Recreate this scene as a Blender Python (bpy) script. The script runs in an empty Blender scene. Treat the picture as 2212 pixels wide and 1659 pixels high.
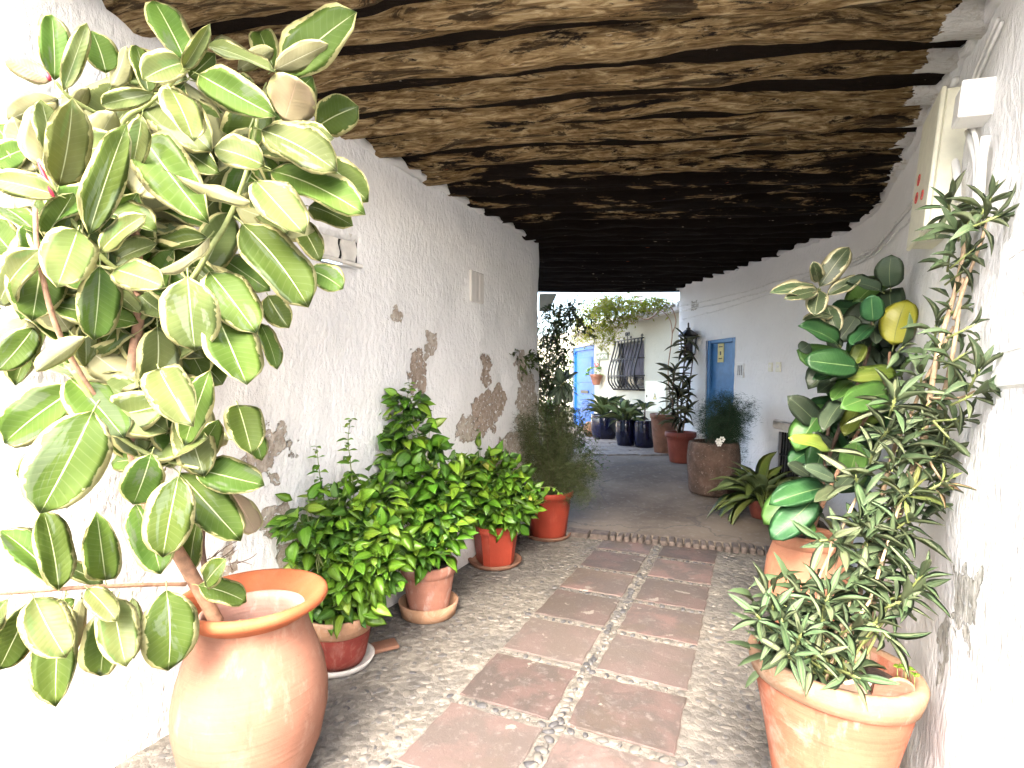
import bpy, math, random
from mathutils import Vector, Matrix, noise
R = math.radians
rnd = random.Random(7)
sc = bpy.context.scene
COL = sc.collection

# ------------------------------------------------------------------ camera, sky, sun, exposure
HC = 1.45            # eye height
FPX = 1143.0         # focal length measured on a 2212 px wide picture
cam = bpy.data.cameras.new('camera')
cam.sensor_width = 36.0
cam.lens = 36.0 * FPX / 2212.0
cam.shift_y = -7.5 / 2212.0
cam.clip_start = 0.02
cam.clip_end = 500
cam_ob = bpy.data.objects.new('camera', cam)
cam_ob.location = (0, 0, HC)
cam_ob.rotation_euler = (R(90), 0, 0)
COL.objects.link(cam_ob)
sc.camera = cam_ob

SUN_EL, SUN_AZ = 43.0, 196.0      # azimuth clockwise from +Y: high, behind the camera
world = bpy.data.worlds.new('World')
sc.world = world
world.use_nodes = True
wn = world.node_tree
bg = wn.nodes['Background']
sky = wn.nodes.new('ShaderNodeTexSky')
sky.sky_type = 'NISHITA'
sky.sun_disc = False
sky.sun_elevation = R(SUN_EL)
sky.sun_rotation = R(SUN_AZ)
sky.air_density = 1.0
sky.dust_density = 5.0
sky.ozone_density = 0.6
wn.links.new(sky.outputs[0], bg.inputs[0])
bg.inputs[1].default_value = 0.15
sun = bpy.data.lights.new('sun', 'SUN')
sun.energy = 0.6
sun.angle = R(30)
sun.color = (1.0, 0.97, 0.93)
sun_ob = bpy.data.objects.new('sun', sun)
sd = Vector((math.sin(R(SUN_AZ)) * math.cos(R(SUN_EL)), math.cos(R(SUN_AZ)) * math.cos(R(SUN_EL)), math.sin(R(SUN_EL))))
sun_ob.rotation_euler = (-sd).to_track_quat('-Z', 'Y').to_euler()
sun_ob.location = (0, -3, 8)
COL.objects.link(sun_ob)
vs = sc.view_settings
vs.view_transform = 'Standard'
vs.look = 'None'
vs.gamma = 1.0
vs.exposure = 3.78
vs.use_curve_mapping = False
sc.cycles.max_bounces = 8
sc.cycles.diffuse_bounces = 5
sc.cycles.transmission_bounces = 4
sc.cycles.adaptive_threshold = 0.02
sc.cycles.use_denoising = True

# ------------------------------------------------------------------ helpers
def P(u, v, d):
    """point that lies d metres in front of the eye and shows at (u, v) of the 2212 x 1659 survey picture"""
    return Vector(((u - 1106) / FPX * d, d, HC - (v - 822) / FPX * d))

def floor_pt(u, v, z=0.0):
    d = (HC - z) * FPX / (v - 822)
    return Vector(((u - 1106) / FPX * d, d, z))

def nz(x, y, z, s=1.0):
    return noise.noise(Vector((x * s, y * s, z * s)))

class MB:
    def __init__(self):
        self.v, self.f, self.m, self.uv = [], [], [], []
    def vert(self, p, uv=(0, 0)):
        self.v.append(tuple(p)); self.uv.append(uv)
        return len(self.v) - 1
    def face(self, idx, m=0):
        self.f.append(tuple(idx)); self.m.append(m)
    def box(self, c, s, rot=None, m=0, bev=0.0):
        hx, hy, hz = s[0] / 2, s[1] / 2, s[2] / 2
        rot = rot or Matrix.Identity(3)
        c = Vector(c)
        b = min(bev, hx * .9, hy * .9, hz * .9)
        if b <= 0:
            ids = []
            for sx in (-1, 1):
                for sy in (-1, 1):
                    for sz in (-1, 1):
                        ids.append(self.vert(c + rot @ Vector((sx * hx, sy * hy, sz * hz)), (sx * hx, sz * hz)))
            for q in ((0, 1, 3, 2), (4, 6, 7, 5), (0, 4, 5, 1), (2, 3, 7, 6), (0, 2, 6, 4), (1, 5, 7, 3)):
                self.face([ids[k] for k in q], m)
        else:
            # chamfered box: 24 vertices
            def g(sx, sy, sz, ax):
                p = [sx * (hx - b), sy * (hy - b), sz * (hz - b)]
                p[ax] = (sx * hx, sy * hy, sz * hz)[ax]
                return self.vert(c + rot @ Vector(p), (p[0], p[2]))
            V = {}
            for sx in (-1, 1):
                for sy in (-1, 1):
                    for sz in (-1, 1):
                        for ax in range(3):
                            V[(sx, sy, sz, ax)] = g(sx, sy, sz, ax)
            for s_ in (-1, 1):
                q = [(s_, -1, -1), (s_, 1, -1), (s_, 1, 1), (s_, -1, 1)]
                f = [V[k + (0,)] for k in q]; self.face(f if s_ > 0 else f[::-1], m)
                q = [(-1, s_, -1), (1, s_, -1), (1, s_, 1), (-1, s_, 1)]
                f = [V[k + (1,)] for k in q]; self.face(f[::-1] if s_ > 0 else f, m)
                q = [(-1, -1, s_), (1, -1, s_), (1, 1, s_), (-1, 1, s_)]
                f = [V[k + (2,)] for k in q]; self.face(f if s_ > 0 else f[::-1], m)
            for a in (-1, 1):
                for b_ in (-1, 1):
                    self.face([V[(a, b_, -1, 0)], V[(a, b_, 1, 0)], V[(a, b_, 1, 1)], V[(a, b_, -1, 1)]], m)
                    self.face([V[(a, -1, b_, 0)], V[(a, 1, b_, 0)], V[(a, 1, b_, 2)], V[(a, -1, b_, 2)]], m)
                    self.face([V[(-1, a, b_, 1)], V[(1, a, b_, 1)], V[(1, a, b_, 2)], V[(-1, a, b_, 2)]], m)
            for sx in (-1, 1):
                for sy in (-1, 1):
                    for sz in (-1, 1):
                        self.face([V[(sx, sy, sz, 0)], V[(sx, sy, sz, 1)], V[(sx, sy, sz, 2)]], m)
    def tube(self, pts, rad, n=8, m=0, caps=True, wob=0.0, seed=0.0):
        pts = [Vector(p) for p in pts]
        if not isinstance(rad, (list, tuple)):
            rad = [rad] * len(pts)
        rings = []
        ref = None
        L = 0.0
        for i, p in enumerate(pts):
            t = (pts[min(i + 1, len(pts) - 1)] - pts[max(i - 1, 0)])
            if t.length < 1e-9:
                t = Vector((0, 0, 1))
            t.normalize()
            if ref is None:
                ref = Vector((0, 0, 1)) if abs(t.z) < .9 else Vector((1, 0, 0))
            x = ref - t * ref.dot(t)
            if x.length < 1e-6:
                x = t.orthogonal()
            x.normalize(); ref = x
            y = t.cross(x)
            if i:
                L += (p - pts[i - 1]).length
            ring = []
            for k in range(n):
                a = 2 * math.pi * k / n
                r = rad[i]
                if wob:
                    r *= 1 + wob * noise.noise(Vector((math.cos(a) * 1.3 + seed, math.sin(a) * 1.3, L * 3.1 + seed))) + wob * .45 * noise.noise(Vector((math.cos(a) * 3.4 + seed, math.sin(a) * 3.4, L * 8.0 + seed)))
                ring.append(self.vert(p + (x * math.cos(a) + y * math.sin(a)) * r, (k / n, L)))
            rings.append(ring)
        for i in range(len(rings) - 1):
            for k in range(n):
                self.face([rings[i][k], rings[i][(k + 1) % n], rings[i + 1][(k + 1) % n], rings[i + 1][k]], m)
        if caps:
            self.face(rings[0][::-1], m); self.face(rings[-1], m)
    def lathe(self, prof, n=40, m=0, c=(0, 0, 0), wob=0.0, seed=0.0):
        """prof: list of (radius, z[, material])"""
        c = Vector(c); rings = []
        L = 0.0
        for i, q in enumerate(prof):
            if i:
                L += math.hypot(q[0] - prof[i - 1][0], q[1] - prof[i - 1][1])
            if q[0] < 1e-5:
                rings.append([self.vert(c + Vector((0, 0, q[1])), (0, L))]); continue
            ring = []
            for k in range(n):
                a = 2 * math.pi * k / n
                r = q[0] * (1 + wob * noise.noise(Vector((math.cos(a) * 1.1 + seed, math.sin(a) * 1.1, q[1] * 4 + seed))))
                ring.append(self.vert(c + Vector((math.cos(a) * r, math.sin(a) * r, q[1])), (a, L)))
            rings.append(ring)
        for i in range(len(rings) - 1):
            mm = prof[i + 1][2] if len(prof[i + 1]) > 2 else m
            a, b = rings[i], rings[i + 1]
            if len(a) == 1 and len(b) == 1:
                continue
            if len(a) == 1:
                for k in range(n): self.face([a[0], b[(k + 1) % n], b[k]][::-1], mm)
            elif len(b) == 1:
                for k in range(n): self.face([a[k], a[(k + 1) % n], b[0]], mm)
            else:
                for k in range(n): self.face([a[k], a[(k + 1) % n], b[(k + 1) % n], b[k]], mm)
    def mesh(self, name, mats, smooth=True):
        me = bpy.data.meshes.new(name)
        me.from_pydata(self.v, [], self.f)
        for m in (mats if isinstance(mats, (list, tuple)) else [mats]):
            me.materials.append(m)
        me.polygons.foreach_set('material_index', self.m)
        me.polygons.foreach_set('use_smooth', [smooth] * len(self.f))
        uvl = me.uv_layers.new(name='UVMap')
        flat = []
        uv = self.uv
        for f in self.f:
            for i in f:
                flat.extend(uv[i])
        uvl.data.foreach_set('uv', flat)
        me.update()
        return me
    def build(self, name, mats, parent=None, smooth=True):
        return link(name, self.mesh(name, mats, smooth), parent)

def link(name, me, parent=None, M=None):
    o = bpy.data.objects.new(name, me)
    COL.objects.link(o)
    if parent is not None:
        o.parent = parent
        if M is None:
            o.matrix_basis = Matrix.Translation(-wloc(parent))
        else:
            o.matrix_basis = Matrix.Translation(-wloc(parent)) @ M
    elif M is not None:
        o.matrix_basis = M
    return o

_wl = {}
def wloc(o):
    """world offset of a thing (things only carry a translation)"""
    return _wl.get(o.name, Vector((0, 0, 0)))

def thing(name, label, cat, loc, group=None):
    o = bpy.data.objects.new(name, None)
    COL.objects.link(o)
    o.empty_display_size = .1
    o.location = loc
    _wl[o.name] = Vector(loc)
    o['label'] = label; o['category'] = cat
    if group: o['group'] = group
    return o

def tag(o, label=None, cat=None, group=None, kind=None):
    if label: o['label'] = label
    if cat: o['category'] = cat
    if group: o['group'] = group
    if kind: o['kind'] = kind
    return o

def auto_smooth(o, deg=40):
    me = o.data
    try:
        me.set_sharp_from_angle(angle=R(deg))
    except Exception:
        pass
    return o

# ------------------------------------------------------------------ node materials
class NT:
    def __init__(self, name):
        self.mat = bpy.data.materials.new(name)
        self.mat.use_nodes = True
        self.t = self.mat.node_tree
        self.n = self.t.nodes
        self.b = self.n['Principled BSDF']
        self.out = self.n['Material Output']
    def add(self, typ, **kw):
        nd = self.n.new(typ)
        for k, v in kw.items():
            setattr(nd, k, v)
        return nd
    def put(self, sock, val):
        if val is None: return
        if isinstance(val, bpy.types.NodeSocket):
            self.t.links.new(val, sock)
        else:
            if sock.type == 'RGBA' and len(val) == 3:
                val = tuple(val) + (1,)
            sock.default_value = val
    def math(self, op, a, b=None, c=None, clamp=False):
        nd = self.add('ShaderNodeMath', operation=op, use_clamp=clamp)
        self.put(nd.inputs[0], a); self.put(nd.inputs[1], b); self.put(nd.inputs[2], c)
        return nd.outputs[0]
    def vmath(self, op, a, b=None):
        nd = self.add('ShaderNodeVectorMath', operation=op)
        self.put(nd.inputs[0], a); self.put(nd.inputs[1], b)
        return nd.outputs[1] if op in ('LENGTH', 'DISTANCE', 'DOT_PRODUCT') else nd.outputs[0]
    def mix(self, f, a, b, mode='MIX'):
        nd = self.add('ShaderNodeMix', data_type='RGBA', blend_type=mode)
        self.put(nd.inputs[0], f); self.put(nd.inputs[6], a); self.put(nd.inputs[7], b)
        return nd.outputs[2]
    def noise(self, vec, scale, detail=4, rough=.55, dist=0.0):
        nd = self.add('ShaderNodeTexNoise')
        self.put(nd.inputs['Vector'], vec)
        nd.inputs['Scale'].default_value = scale
        nd.inputs['Detail'].default_value = detail
        nd.inputs['Roughness'].default_value = rough
        nd.inputs['Distortion'].default_value = dist
        return nd.outputs[0]
    def noisec(self, vec, scale, detail=3):
        nd = self.add('ShaderNodeTexNoise')
        self.put(nd.inputs['Vector'], vec)
        nd.inputs['Scale'].default_value = scale
        nd.inputs['Detail'].default_value = detail
        return nd.outputs[1]
    def vor(self, vec, scale, feature='F1', out=0):
        nd = self.add('ShaderNodeTexVoronoi', feature=feature)
        self.put(nd.inputs['Vector'], vec)
        nd.inputs['Scale'].default_value = scale
        return nd.outputs[out]
    def step(self, v, lo, hi):
        nd = self.add('ShaderNodeMapRange', interpolation_type='SMOOTHSTEP')
        self.put(nd.inputs[0], v); self.put(nd.inputs[1], lo); self.put(nd.inputs[2], hi)
        return nd.outputs[0]
    def ramp(self, v, stops):
        nd = self.add('ShaderNodeValToRGB')
        e = nd.color_ramp.elements
        while len(e) < len(stops): e.new(.5)
        for k, (p, c) in enumerate(stops):
            e[k].position = p; e[k].color = tuple(c) + ((1,) if len(c) == 3 else ())
        self.put(nd.inputs[0], v)
        return nd.outputs[0]
    def uv(self): return self.add('ShaderNodeTexCoord').outputs['UV']
    def obj(self): return self.add('ShaderNodeTexCoord').outputs['Object']
    def pos(self): return self.add('ShaderNodeNewGeometry').outputs['Position']
    def orand(self): return self.add('ShaderNodeObjectInfo').outputs['Random']
    def sep(self, v):
        nd = self.add('ShaderNodeSeparateXYZ'); self.put(nd.inputs[0], v)
        return nd.outputs
    def comb(self, x, y, z=0.0):
        nd = self.add('ShaderNodeCombineXYZ')
        self.put(nd.inputs[0], x); self.put(nd.inputs[1], y); self.put(nd.inputs[2], z)
        return nd.outputs[0]
    def scale(self, v, s):
        nd = self.add('ShaderNodeMapping'); self.put(nd.inputs[0], v)
        nd.inputs['Scale'].default_value = s
        return nd.outputs[0]
    def bump(self, h, strength=.4, dist=.01, normal=None):
        nd = self.add('ShaderNodeBump')
        nd.inputs['Strength'].default_value = strength
        nd.inputs['Distance'].default_value = dist
        self.put(nd.inputs['Height'], h); self.put(nd.inputs['Normal'], normal)
        return nd.outputs[0]
    def hsv(self, c, h=.5, s=1., v=1.):
        nd = self.add('ShaderNodeHueSaturation')
        self.put(nd.inputs[0], h); self.put(nd.inputs[1], s); self.put(nd.inputs[2], v); self.put(nd.inputs[4], c)
        return nd.outputs[0]
    def set(self, col=None, rough=.6, normal=None, spec=.5, trans=None):
        b = self.b
        self.put(b.inputs['Base Color'], col)
        self.put(b.inputs['Roughness'], rough)
        self.put(b.inputs['Specular IOR Level'], spec)
        self.put(b.inputs['Normal'], normal)
        if trans is not None:      # thin leaf: let some light through
            fac, tc = trans
            tr = self.add('ShaderNodeBsdfTranslucent')
            self.put(tr.inputs[0], tc); self.put(tr.inputs[1], normal)
            mx = self.add('ShaderNodeMixShader')
            mx.inputs[0].default_value = fac
            self.t.links.new(b.outputs[0], mx.inputs[1])
            self.t.links.new(tr.outputs[0], mx.inputs[2])
            self.t.links.new(mx.outputs[0], self.out.inputs[0])
        return self.mat

def m_plain(name, col, rough=.6, var=.12, bump=.15, scale=18, spec=.5, metal=0.0):
    k = NT(name)
    o = k.obj()
    n1 = k.noise(o, scale, 5)
    c = k.mix(k.step(n1, .3, .7), tuple(x * (1 - var) for x in col), tuple(min(1, x * (1 + var)) for x in col))
    k.b.inputs['Metallic'].default_value = metal
    return k.set(c, rough, k.bump(k.noise(o, scale * 4, 3), bump, .003), spec)

def m_plaster(name, patches=(), base=(.80, .80, .79), streak=True):
    """patches: (s, z, rs, rz, kind) in wall metres; kind 0 tan earth, 1 brown brick, 2 grey render"""
    k = NT(name)
    uv = k.uv()
    n_big = k.noise(uv, 1.3, 4)
    n_mid = k.noise(k.scale(uv, (30, 17, 1)), 1.0, 5, .6)
    n_fine = k.noise(uv, 85, 4, .6)
    n_vert = k.noise(k.scale(uv, (42, 11, 1)), 1.0, 3, .55, .4)
    col = k.mix(k.step(n_big, .3, .75), tuple(x * .93 for x in base), base)
    # faint dirt in the hollows of the whitewash and small grey spots
    spots = k.math('MULTIPLY', k.step(k.noise(uv, 26, 6, .7), .62, .72), .28)
    col = k.mix(spots, col, (.47, .45, .41))
    # dirty splash band with an uneven upper edge
    s, z, _ = k.sep(uv)
    band = k.math('SUBTRACT', k.math('ADD', z, k.math('MULTIPLY', k.noise(uv, 4, 5), .5)), .30)
    col = k.mix(k.math('MULTIPLY', k.step(band, .14, -.02), .45), col, (.42, .37, .31))
    h = k.math('ADD', k.math('MULTIPLY', n_mid, 1.0), k.math('ADD', k.math('MULTIPLY', n_fine, .12), k.math('MULTIPLY', n_vert, .32)))
    if patches:
        wob = k.vmath('SUBTRACT', k.noisec(uv, 9, 5), (.5, .5, .5))
        wnd = k.add('ShaderNodeVectorMath', operation='SCALE')
        k.put(wnd.inputs[0], wob); wnd.inputs[3].default_value = .30
        wuv = k.vmath('ADD', uv, wnd.outputs[0])
        tot = [None, None, None]
        for (ps, pz, rs, rz, kind) in patches:
            d = k.vmath('SUBTRACT', wuv, (ps, pz, 0))
            d = k.vmath('MULTIPLY', d, (1 / rs, 1 / rz, 0))
            l = k.vmath('LENGTH', d)
            mk = k.step(l, 1.04, .98)
            tot[kind] = mk if tot[kind] is None else k.math('MAXIMUM', tot[kind], mk)
        earth = k.noise(uv, 22, 6, .7)
        cols = [((.30, .25, .20), (.50, .45, .385)), ((.25, .19, .145), (.43, .36, .295)), ((.33, .32, .28), (.56, .55, .51))]
        for kind in range(3):
            if tot[kind] is not None:
                c = k.mix(k.step(earth, .35, .65), cols[kind][0], cols[kind][1])
                # flakes of whitewash left inside
                keep = k.math('MULTIPLY', tot[kind], k.math('SUBTRACT', 1.0, k.step(k.noise(uv, 30, 4), .60, .63)))
                col = k.mix(keep, col, c)
                h = k.math('SUBTRACT', h, k.math('MULTIPLY', keep, 2.2))
    return k.set(col, .85, k.bump(h, .95, .015), .25)

def m_log():
    k = NT('weathered_log_wood')
    uv = k.uv(); o = k.pos()
    a, L, _ = k.sep(uv)
    rv = k.orand()
    off = k.math('MULTIPLY', rv, 37.0)
    at = k.add('ShaderNodeAttribute', attribute_type='OBJECT', attribute_name='soot_shade').outputs['Fac']  # soot level per log, with the passage's shade mixed in
    ang = k.math('MULTIPLY', a, 2 * math.pi)
    # position round and along the log, in log diameters
    cv = k.comb(k.math('COSINE', ang), k.math('SINE', ang), k.math('ADD', k.math('MULTIPLY', L, 2.2), off))
    g1 = k.noise(k.scale(cv, (1.5, 1.5, 1.3)), 1.0, 9, .72, .9)      # streaks of bare wood
    g2 = k.noise(k.scale(cv, (4.2, 4.2, 3.4)), 1.0, 7, .66, .8)       # fibres
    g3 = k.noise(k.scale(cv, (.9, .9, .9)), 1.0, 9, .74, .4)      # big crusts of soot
    c = k.ramp(g2, [(.30, (.07, .040, .018)), (.43, (.18, .115, .050)), (.53, (.31, .215, .105)), (.65, (.54, .42, .24))])
    c = k.mix(k.math('MULTIPLY', k.step(g1, .52, .58), .85), c, (.026, .017, .011))
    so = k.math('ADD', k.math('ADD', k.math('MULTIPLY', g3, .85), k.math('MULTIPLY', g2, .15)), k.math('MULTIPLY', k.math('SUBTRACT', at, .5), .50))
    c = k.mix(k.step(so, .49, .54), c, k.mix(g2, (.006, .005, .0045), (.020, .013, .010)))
    # few flakes of whitewash and red clay
    fl = k.noise(k.scale(cv, (5, 5, 4)), 1.0, 4)
    c = k.mix(k.math('MULTIPLY', k.step(fl, .70, .72), .7), c, (.50, .42, .32))
    fr = k.noise(k.scale(cv, (2.2, 2.2, 2.4)), 1.0, 4, .5, .2)
    c = k.mix(k.math('MULTIPLY', k.step(fr, .71, .74), .6), c, (.30, .085, .035))
    # log ends under whitewash: the painted length is stored per log, ragged edge
    pt = k.add('ShaderNodeAttribute', attribute_type='OBJECT', attribute_name='paint').outputs['Fac']
    rag = k.math('ADD', L, k.math('MULTIPLY', k.math('SUBTRACT', k.noise(k.scale(cv, (2.5, 2.5, 6)), 1.0, 5), .5), .20))
    w = k.step(k.math('SUBTRACT', pt, rag), -.004, .006)
    dirt = k.mix(k.step(k.noise(o, 30, 5, .7), .5, .75), (.80, .79, .75), (.55, .50, .42))
    c = k.mix(w, c, dirt)
    h = k.math('ADD', k.math('MULTIPLY', g1, 1.0), k.math('MULTIPLY', g2, .7))
    return k.set(c, .92, k.bump(h, 1.0, .04), .08)

def m_terra(name, col, lime=.25, lime_col=(.72, .62, .52), rough=.75, dark=.2, scale=7):
    k = NT(name)
    o = k.obj()
    _, _, z = k.sep(o)
    n1 = k.noise(o, scale, 5, .6)
    n2 = k.noise(k.scale(o, (1, 1, .35)), scale * 3.2, 5, .65)
    n3 = k.noise(o, scale * 14, 3)
    rings = k.noise(k.scale(o, (.6, .6, 38)), 1.6, 3)
    c = k.mix(k.step(n1, .3, .7), tuple(x * (1 - dark) for x in col), tuple(min(1, x * 1.12) for x in col))
    c = k.mix(k.math('MULTIPLY', k.step(n2, .54, .72), lime), c, lime_col)
    c = k.mix(k.math('MULTIPLY', k.step(k.noise(o, scale * .8, 6, .7, .6), .52, .68), lime * .8), c, lime_col)
    c = k.mix(k.math('MULTIPLY', k.step(k.noise(k.scale(o, (1, 1, .25)), scale * 1.7, 5, .7), .58, .72), .4), c, tuple(x * .5 for x in col))
    c = k.mix(k.math('MULTIPLY', k.step(n3, .66, .72), .35), c, tuple(x * .55 for x in col))
    h = k.math('ADD', k.math('MULTIPLY', rings, .8), k.math('MULTIPLY', n3, .35))
    return k.set(c, rough, k.bump(h, .45, .006), .15)

def m_leaf(name, col_a, col_b, vein=(.40, .48, .22), margin=None, marginw=.78, rough=.38, trans=.18, tcol=None, wavy=14, sheen=.5, blotch=None):
    """upper side of a leaf; uv.x across (0..1), uv.y along"""
    k = NT(name)
    uv = k.uv()
    x, y, _ = k.sep(uv)
    rv = k.orand()
    ax = k.math('ABSOLUTE', k.math('SUBTRACT', k.math('MULTIPLY', x, 2.0), 1.0))
    sh = k.comb(k.math('ADD', x, k.math('MULTIPLY', rv, 51.0)), k.math('ADD', y, k.math('MULTIPLY', rv, 23.0)), 0.0)
    n1 = k.noise(k.scale(sh, (1.6, 1.2, 1)), 1.0, 3)
    c = k.mix(k.step(n1, .3, .7), col_a, col_b)
    c = k.hsv(c, k.math('ADD', .485, k.math('MULTIPLY', rv, .03)), 1.0, k.math('ADD', .78, k.math('MULTIPLY', rv, .45)))
    if blotch:
        bl = k.noise(k.scale(sh, (2.6, 1.1, 1)), 1.0, 4, .6, .6)
        c = k.mix(k.step(bl, .56, .60), c, blotch)
    if margin:
        edge = k.math('ADD', k.math('ADD', ax, k.math('MULTIPLY', k.math('SUBTRACT', k.noise(k.scale(sh, (6, 5, 1)), 1.0, 5, .65, .8), .5), .5)), k.math('MULTIPLY', k.math('SUBTRACT', k.noise(k.scale(sh, (2.0, 1.7, 1)), 1.0, 2), .5), .55))
        tip = k.math('ADD', edge, k.math('MULTIPLY', k.math('POWER', k.math('ABSOLUTE', k.math('SUBTRACT', k.math('MULTIPLY', y, 2.0), 1.0)), 6.0), .16))
        c = k.mix(k.step(tip, marginw, marginw + .04), c, margin)
        c = k.mix(k.step(ax, .955, .975), c, margin)
    sp = k.noise(k.scale(sh, (9, 16, 1)), 1.0, 3)
    c = k.mix(k.math('MULTIPLY', k.step(sp, .73, .76), .7), c, (.12, .075, .03))
    # side veins and midrib
    vy = k.math('SUBTRACT', k.math('MULTIPLY', y, wavy), k.math('MULTIPLY', ax, wavy * .16))
    fr = k.math('ABSOLUTE', k.math('SUBTRACT', k.math('FRACT', vy), .5))
    sv = k.step(fr, .10, .0)
    c = k.mix(k.math('MULTIPLY', sv, .07), c, vein)
    mid = k.step(ax, k.math('SUBTRACT', .055, k.math('MULTIPLY', y, .035)), .010)
    c = k.mix(k.math('MULTIPLY', mid, .85), c, vein)
    h = k.math('SUBTRACT', k.math('MULTIPLY', fr, .5), k.math('MULTIPLY', mid, .6))
    tc = tcol or tuple(min(1, q * 1.8) for q in col_b)
    return k.set(c, rough, k.bump(h, .3, .004), sheen, (trans, tc))

def m_floor():
    k = NT('pebble_mortar')
    o = k.pos()
    n1 = k.noise(o, 1.6, 5)
    n2 = k.noise(o, 14, 6, .65)
    n3 = k.noise(o, 70, 4, .6)
    vd = k.vor(k.vmath('ADD', o, k.comb(k.math('MULTIPLY', n2, .06), k.math('MULTIPLY', n3, .03), 0.0)), 24)
    c = k.mix(k.step(n2, .32, .68), (.095, .087, .075), (.19, .176, .152))
    c = k.mix(k.math('MULTIPLY', k.step(n1, .42, .62), .6), c, (.075, .073, .072))
    c = k.mix(k.math('MULTIPLY', k.step(k.noise(o, 5, 6, .7, .5), .55, .66), .5), c, (.22, .205, .18))
    c = k.mix(k.math('MULTIPLY', k.step(vd, .30, .12), .30), c, (.085, .08, .076))
    h = k.math('ADD', k.math('MULTIPLY', n2, .6), k.math('ADD', k.math('MULTIPLY', n3, .35), k.math('MULTIPLY', vd, -1.0)))
    return k.set(c, .82, k.bump(h, .9, .014), .3)

def m_pebble(name, stops, dust):
    k = NT(name)
    o = k.pos()
    rv = k.orand()
    vc = k.noise(o, 9, 1)
    c = k.ramp(k.math('FRACT', k.math('ADD', k.math('MULTIPLY', rv, 3.7), k.math('MULTIPLY', vc, 4.0))), stops)
    c = k.mix(k.step(k.noise(o, 55, 5, .7), .52, .74), c, dust)
    return k.set(c, .6, k.bump(k.noise(o, 140, 3), .25, .002), .35)

def m_tile():
    k = NT('worn_clay_tile')
    o = k.obj(); p = k.pos(); rv = k.orand()
    sh = k.vmath('ADD', o, k.comb(k.math('MULTIPLY', rv, 31.0), k.math('MULTIPLY', rv, 17.0), 0.0))
    n1 = k.noise(sh, 4.5, 6, .62, .4)
    n2 = k.noise(sh, 24, 6, .7)
    n3 = k.noise(sh, 110, 3)
    c = k.mix(k.step(n1, .42, .58), (.108, .068, .061), (.066, .052, .047))
    c = k.mix(k.math('MULTIPLY', k.step(k.noise(sh, 3.1, 6, .65, .5), .48, .62), .8), c, (.074, .056, .043))
    c = k.mix(k.math('MULTIPLY', k.step(k.math('FRACT', k.math('MULTIPLY', rv, 7.3)), .3, .9), .6), c, k.mix(n1, (.058, .048, .045), (.098, .079, .069)))
    c = k.mix(k.math('MULTIPLY', k.step(k.noise(sh, 9, 6, .7, .3), .56, .68), .45), c, (.155, .135, .126))
    c = k.hsv(c, .5, .88, k.math('ADD', .78, k.math('MULTIPLY', rv, .5)))
    c = k.mix(k.math('MULTIPLY', k.step(n2, .54, .70), .5), c, (.17, .15, .14))
    c = k.mix(k.math('MULTIPLY', k.step(n3, .67, .72), .5), c, (.19, .17, .155))
    # cement smears with a hard outline
    c = k.mix(k.math('MULTIPLY', k.step(k.noise(sh, 6.5, 5, .6, .3), .655, .675), .8), c, (.19, .175, .155))
    h = k.math('ADD', k.math('MULTIPLY', n2, .6), k.math('MULTIPLY', n3, .3))
    return k.set(c, k.math('ADD', .48, k.math('MULTIPLY', n2, .3)), k.bump(h, .6, .006), .35)

def m_concrete():
    k = NT('old_concrete')
    o = k.pos()
    n1 = k.noise(o, 1.1, 6, .6)
    n2 = k.noise(o, 18, 6, .65)
    c = k.mix(k.step(n1, .32, .68), (.085, .068, .052), (.175, .145, .115))
    c = k.mix(k.math('MULTIPLY', k.step(n2, .5, .75), .4), c, (.25, .235, .22))
    cr = k.vor(k.vmath('ADD', o, k.comb(k.math('MULTIPLY', k.noise(o, 3, 4), .5), k.math('MULTIPLY', k.noise(o, 4, 4), .4), 0.0)), .9, 'DISTANCE_TO_EDGE')
    c = k.mix(k.math('MULTIPLY', k.step(cr, .012, .002), .6), c, (.07, .065, .06))
    return k.set(c, .8, k.bump(n2, .35, .008), .3)

M = {}
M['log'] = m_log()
M['floor'] = m_floor()
M['pebble'] = m_pebble('dark_river_pebble', [(0, (.032, .033, .037)), (.35, (.055, .055, .058)), (.6, (.08, .076, .070)), (.85, (.12, .11, .096)), (1, (.042, .042, .043))], (.10, .094, .083))
M['pebble_pale'] = m_pebble('drowned_pebble', [(0, (.058, .058, .060)), (.3, (.095, .091, .085)), (.6, (.125, .115, .10)), (.85, (.16, .148, .13)), (1, (.08, .076, .074))], (.165, .153, .134))
M['tile'] = m_tile()
M['concrete'] = m_concrete()
M['slab'] = m_plain('courtyard_slab', (.17, .148, .128), .8, .25, .4, 9)
M['brick'] = m_plain('edge_brick', (.088, .070, .060), .85, .35, .5, 16)
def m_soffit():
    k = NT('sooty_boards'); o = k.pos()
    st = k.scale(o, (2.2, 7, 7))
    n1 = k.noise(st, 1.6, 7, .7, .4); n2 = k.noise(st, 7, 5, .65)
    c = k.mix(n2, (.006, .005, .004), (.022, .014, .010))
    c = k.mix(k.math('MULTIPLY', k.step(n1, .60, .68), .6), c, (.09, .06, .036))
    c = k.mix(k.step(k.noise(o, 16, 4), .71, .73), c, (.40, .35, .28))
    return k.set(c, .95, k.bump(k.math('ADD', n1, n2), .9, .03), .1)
M['soffit'] = m_soffit()
M['white_paint'] = m_plain('white_gloss_paint', (.80, .80, .78), .4, .04, .12, 30)
M['white_plastic'] = m_plain('white_plastic', (.80, .80, .77), .35, .03, .05, 20)
M['cream_plastic'] = m_plain('cream_meter_box', (.66, .65, .52), .45, .06, .06, 20)
M['cable'] = m_plain('painted_cable', (.66, .66, .64), .5, .12, .2, 30)
M['iron'] = m_plain('black_iron', (.018, .017, .018), .45, .3, .2, 30)
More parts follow.
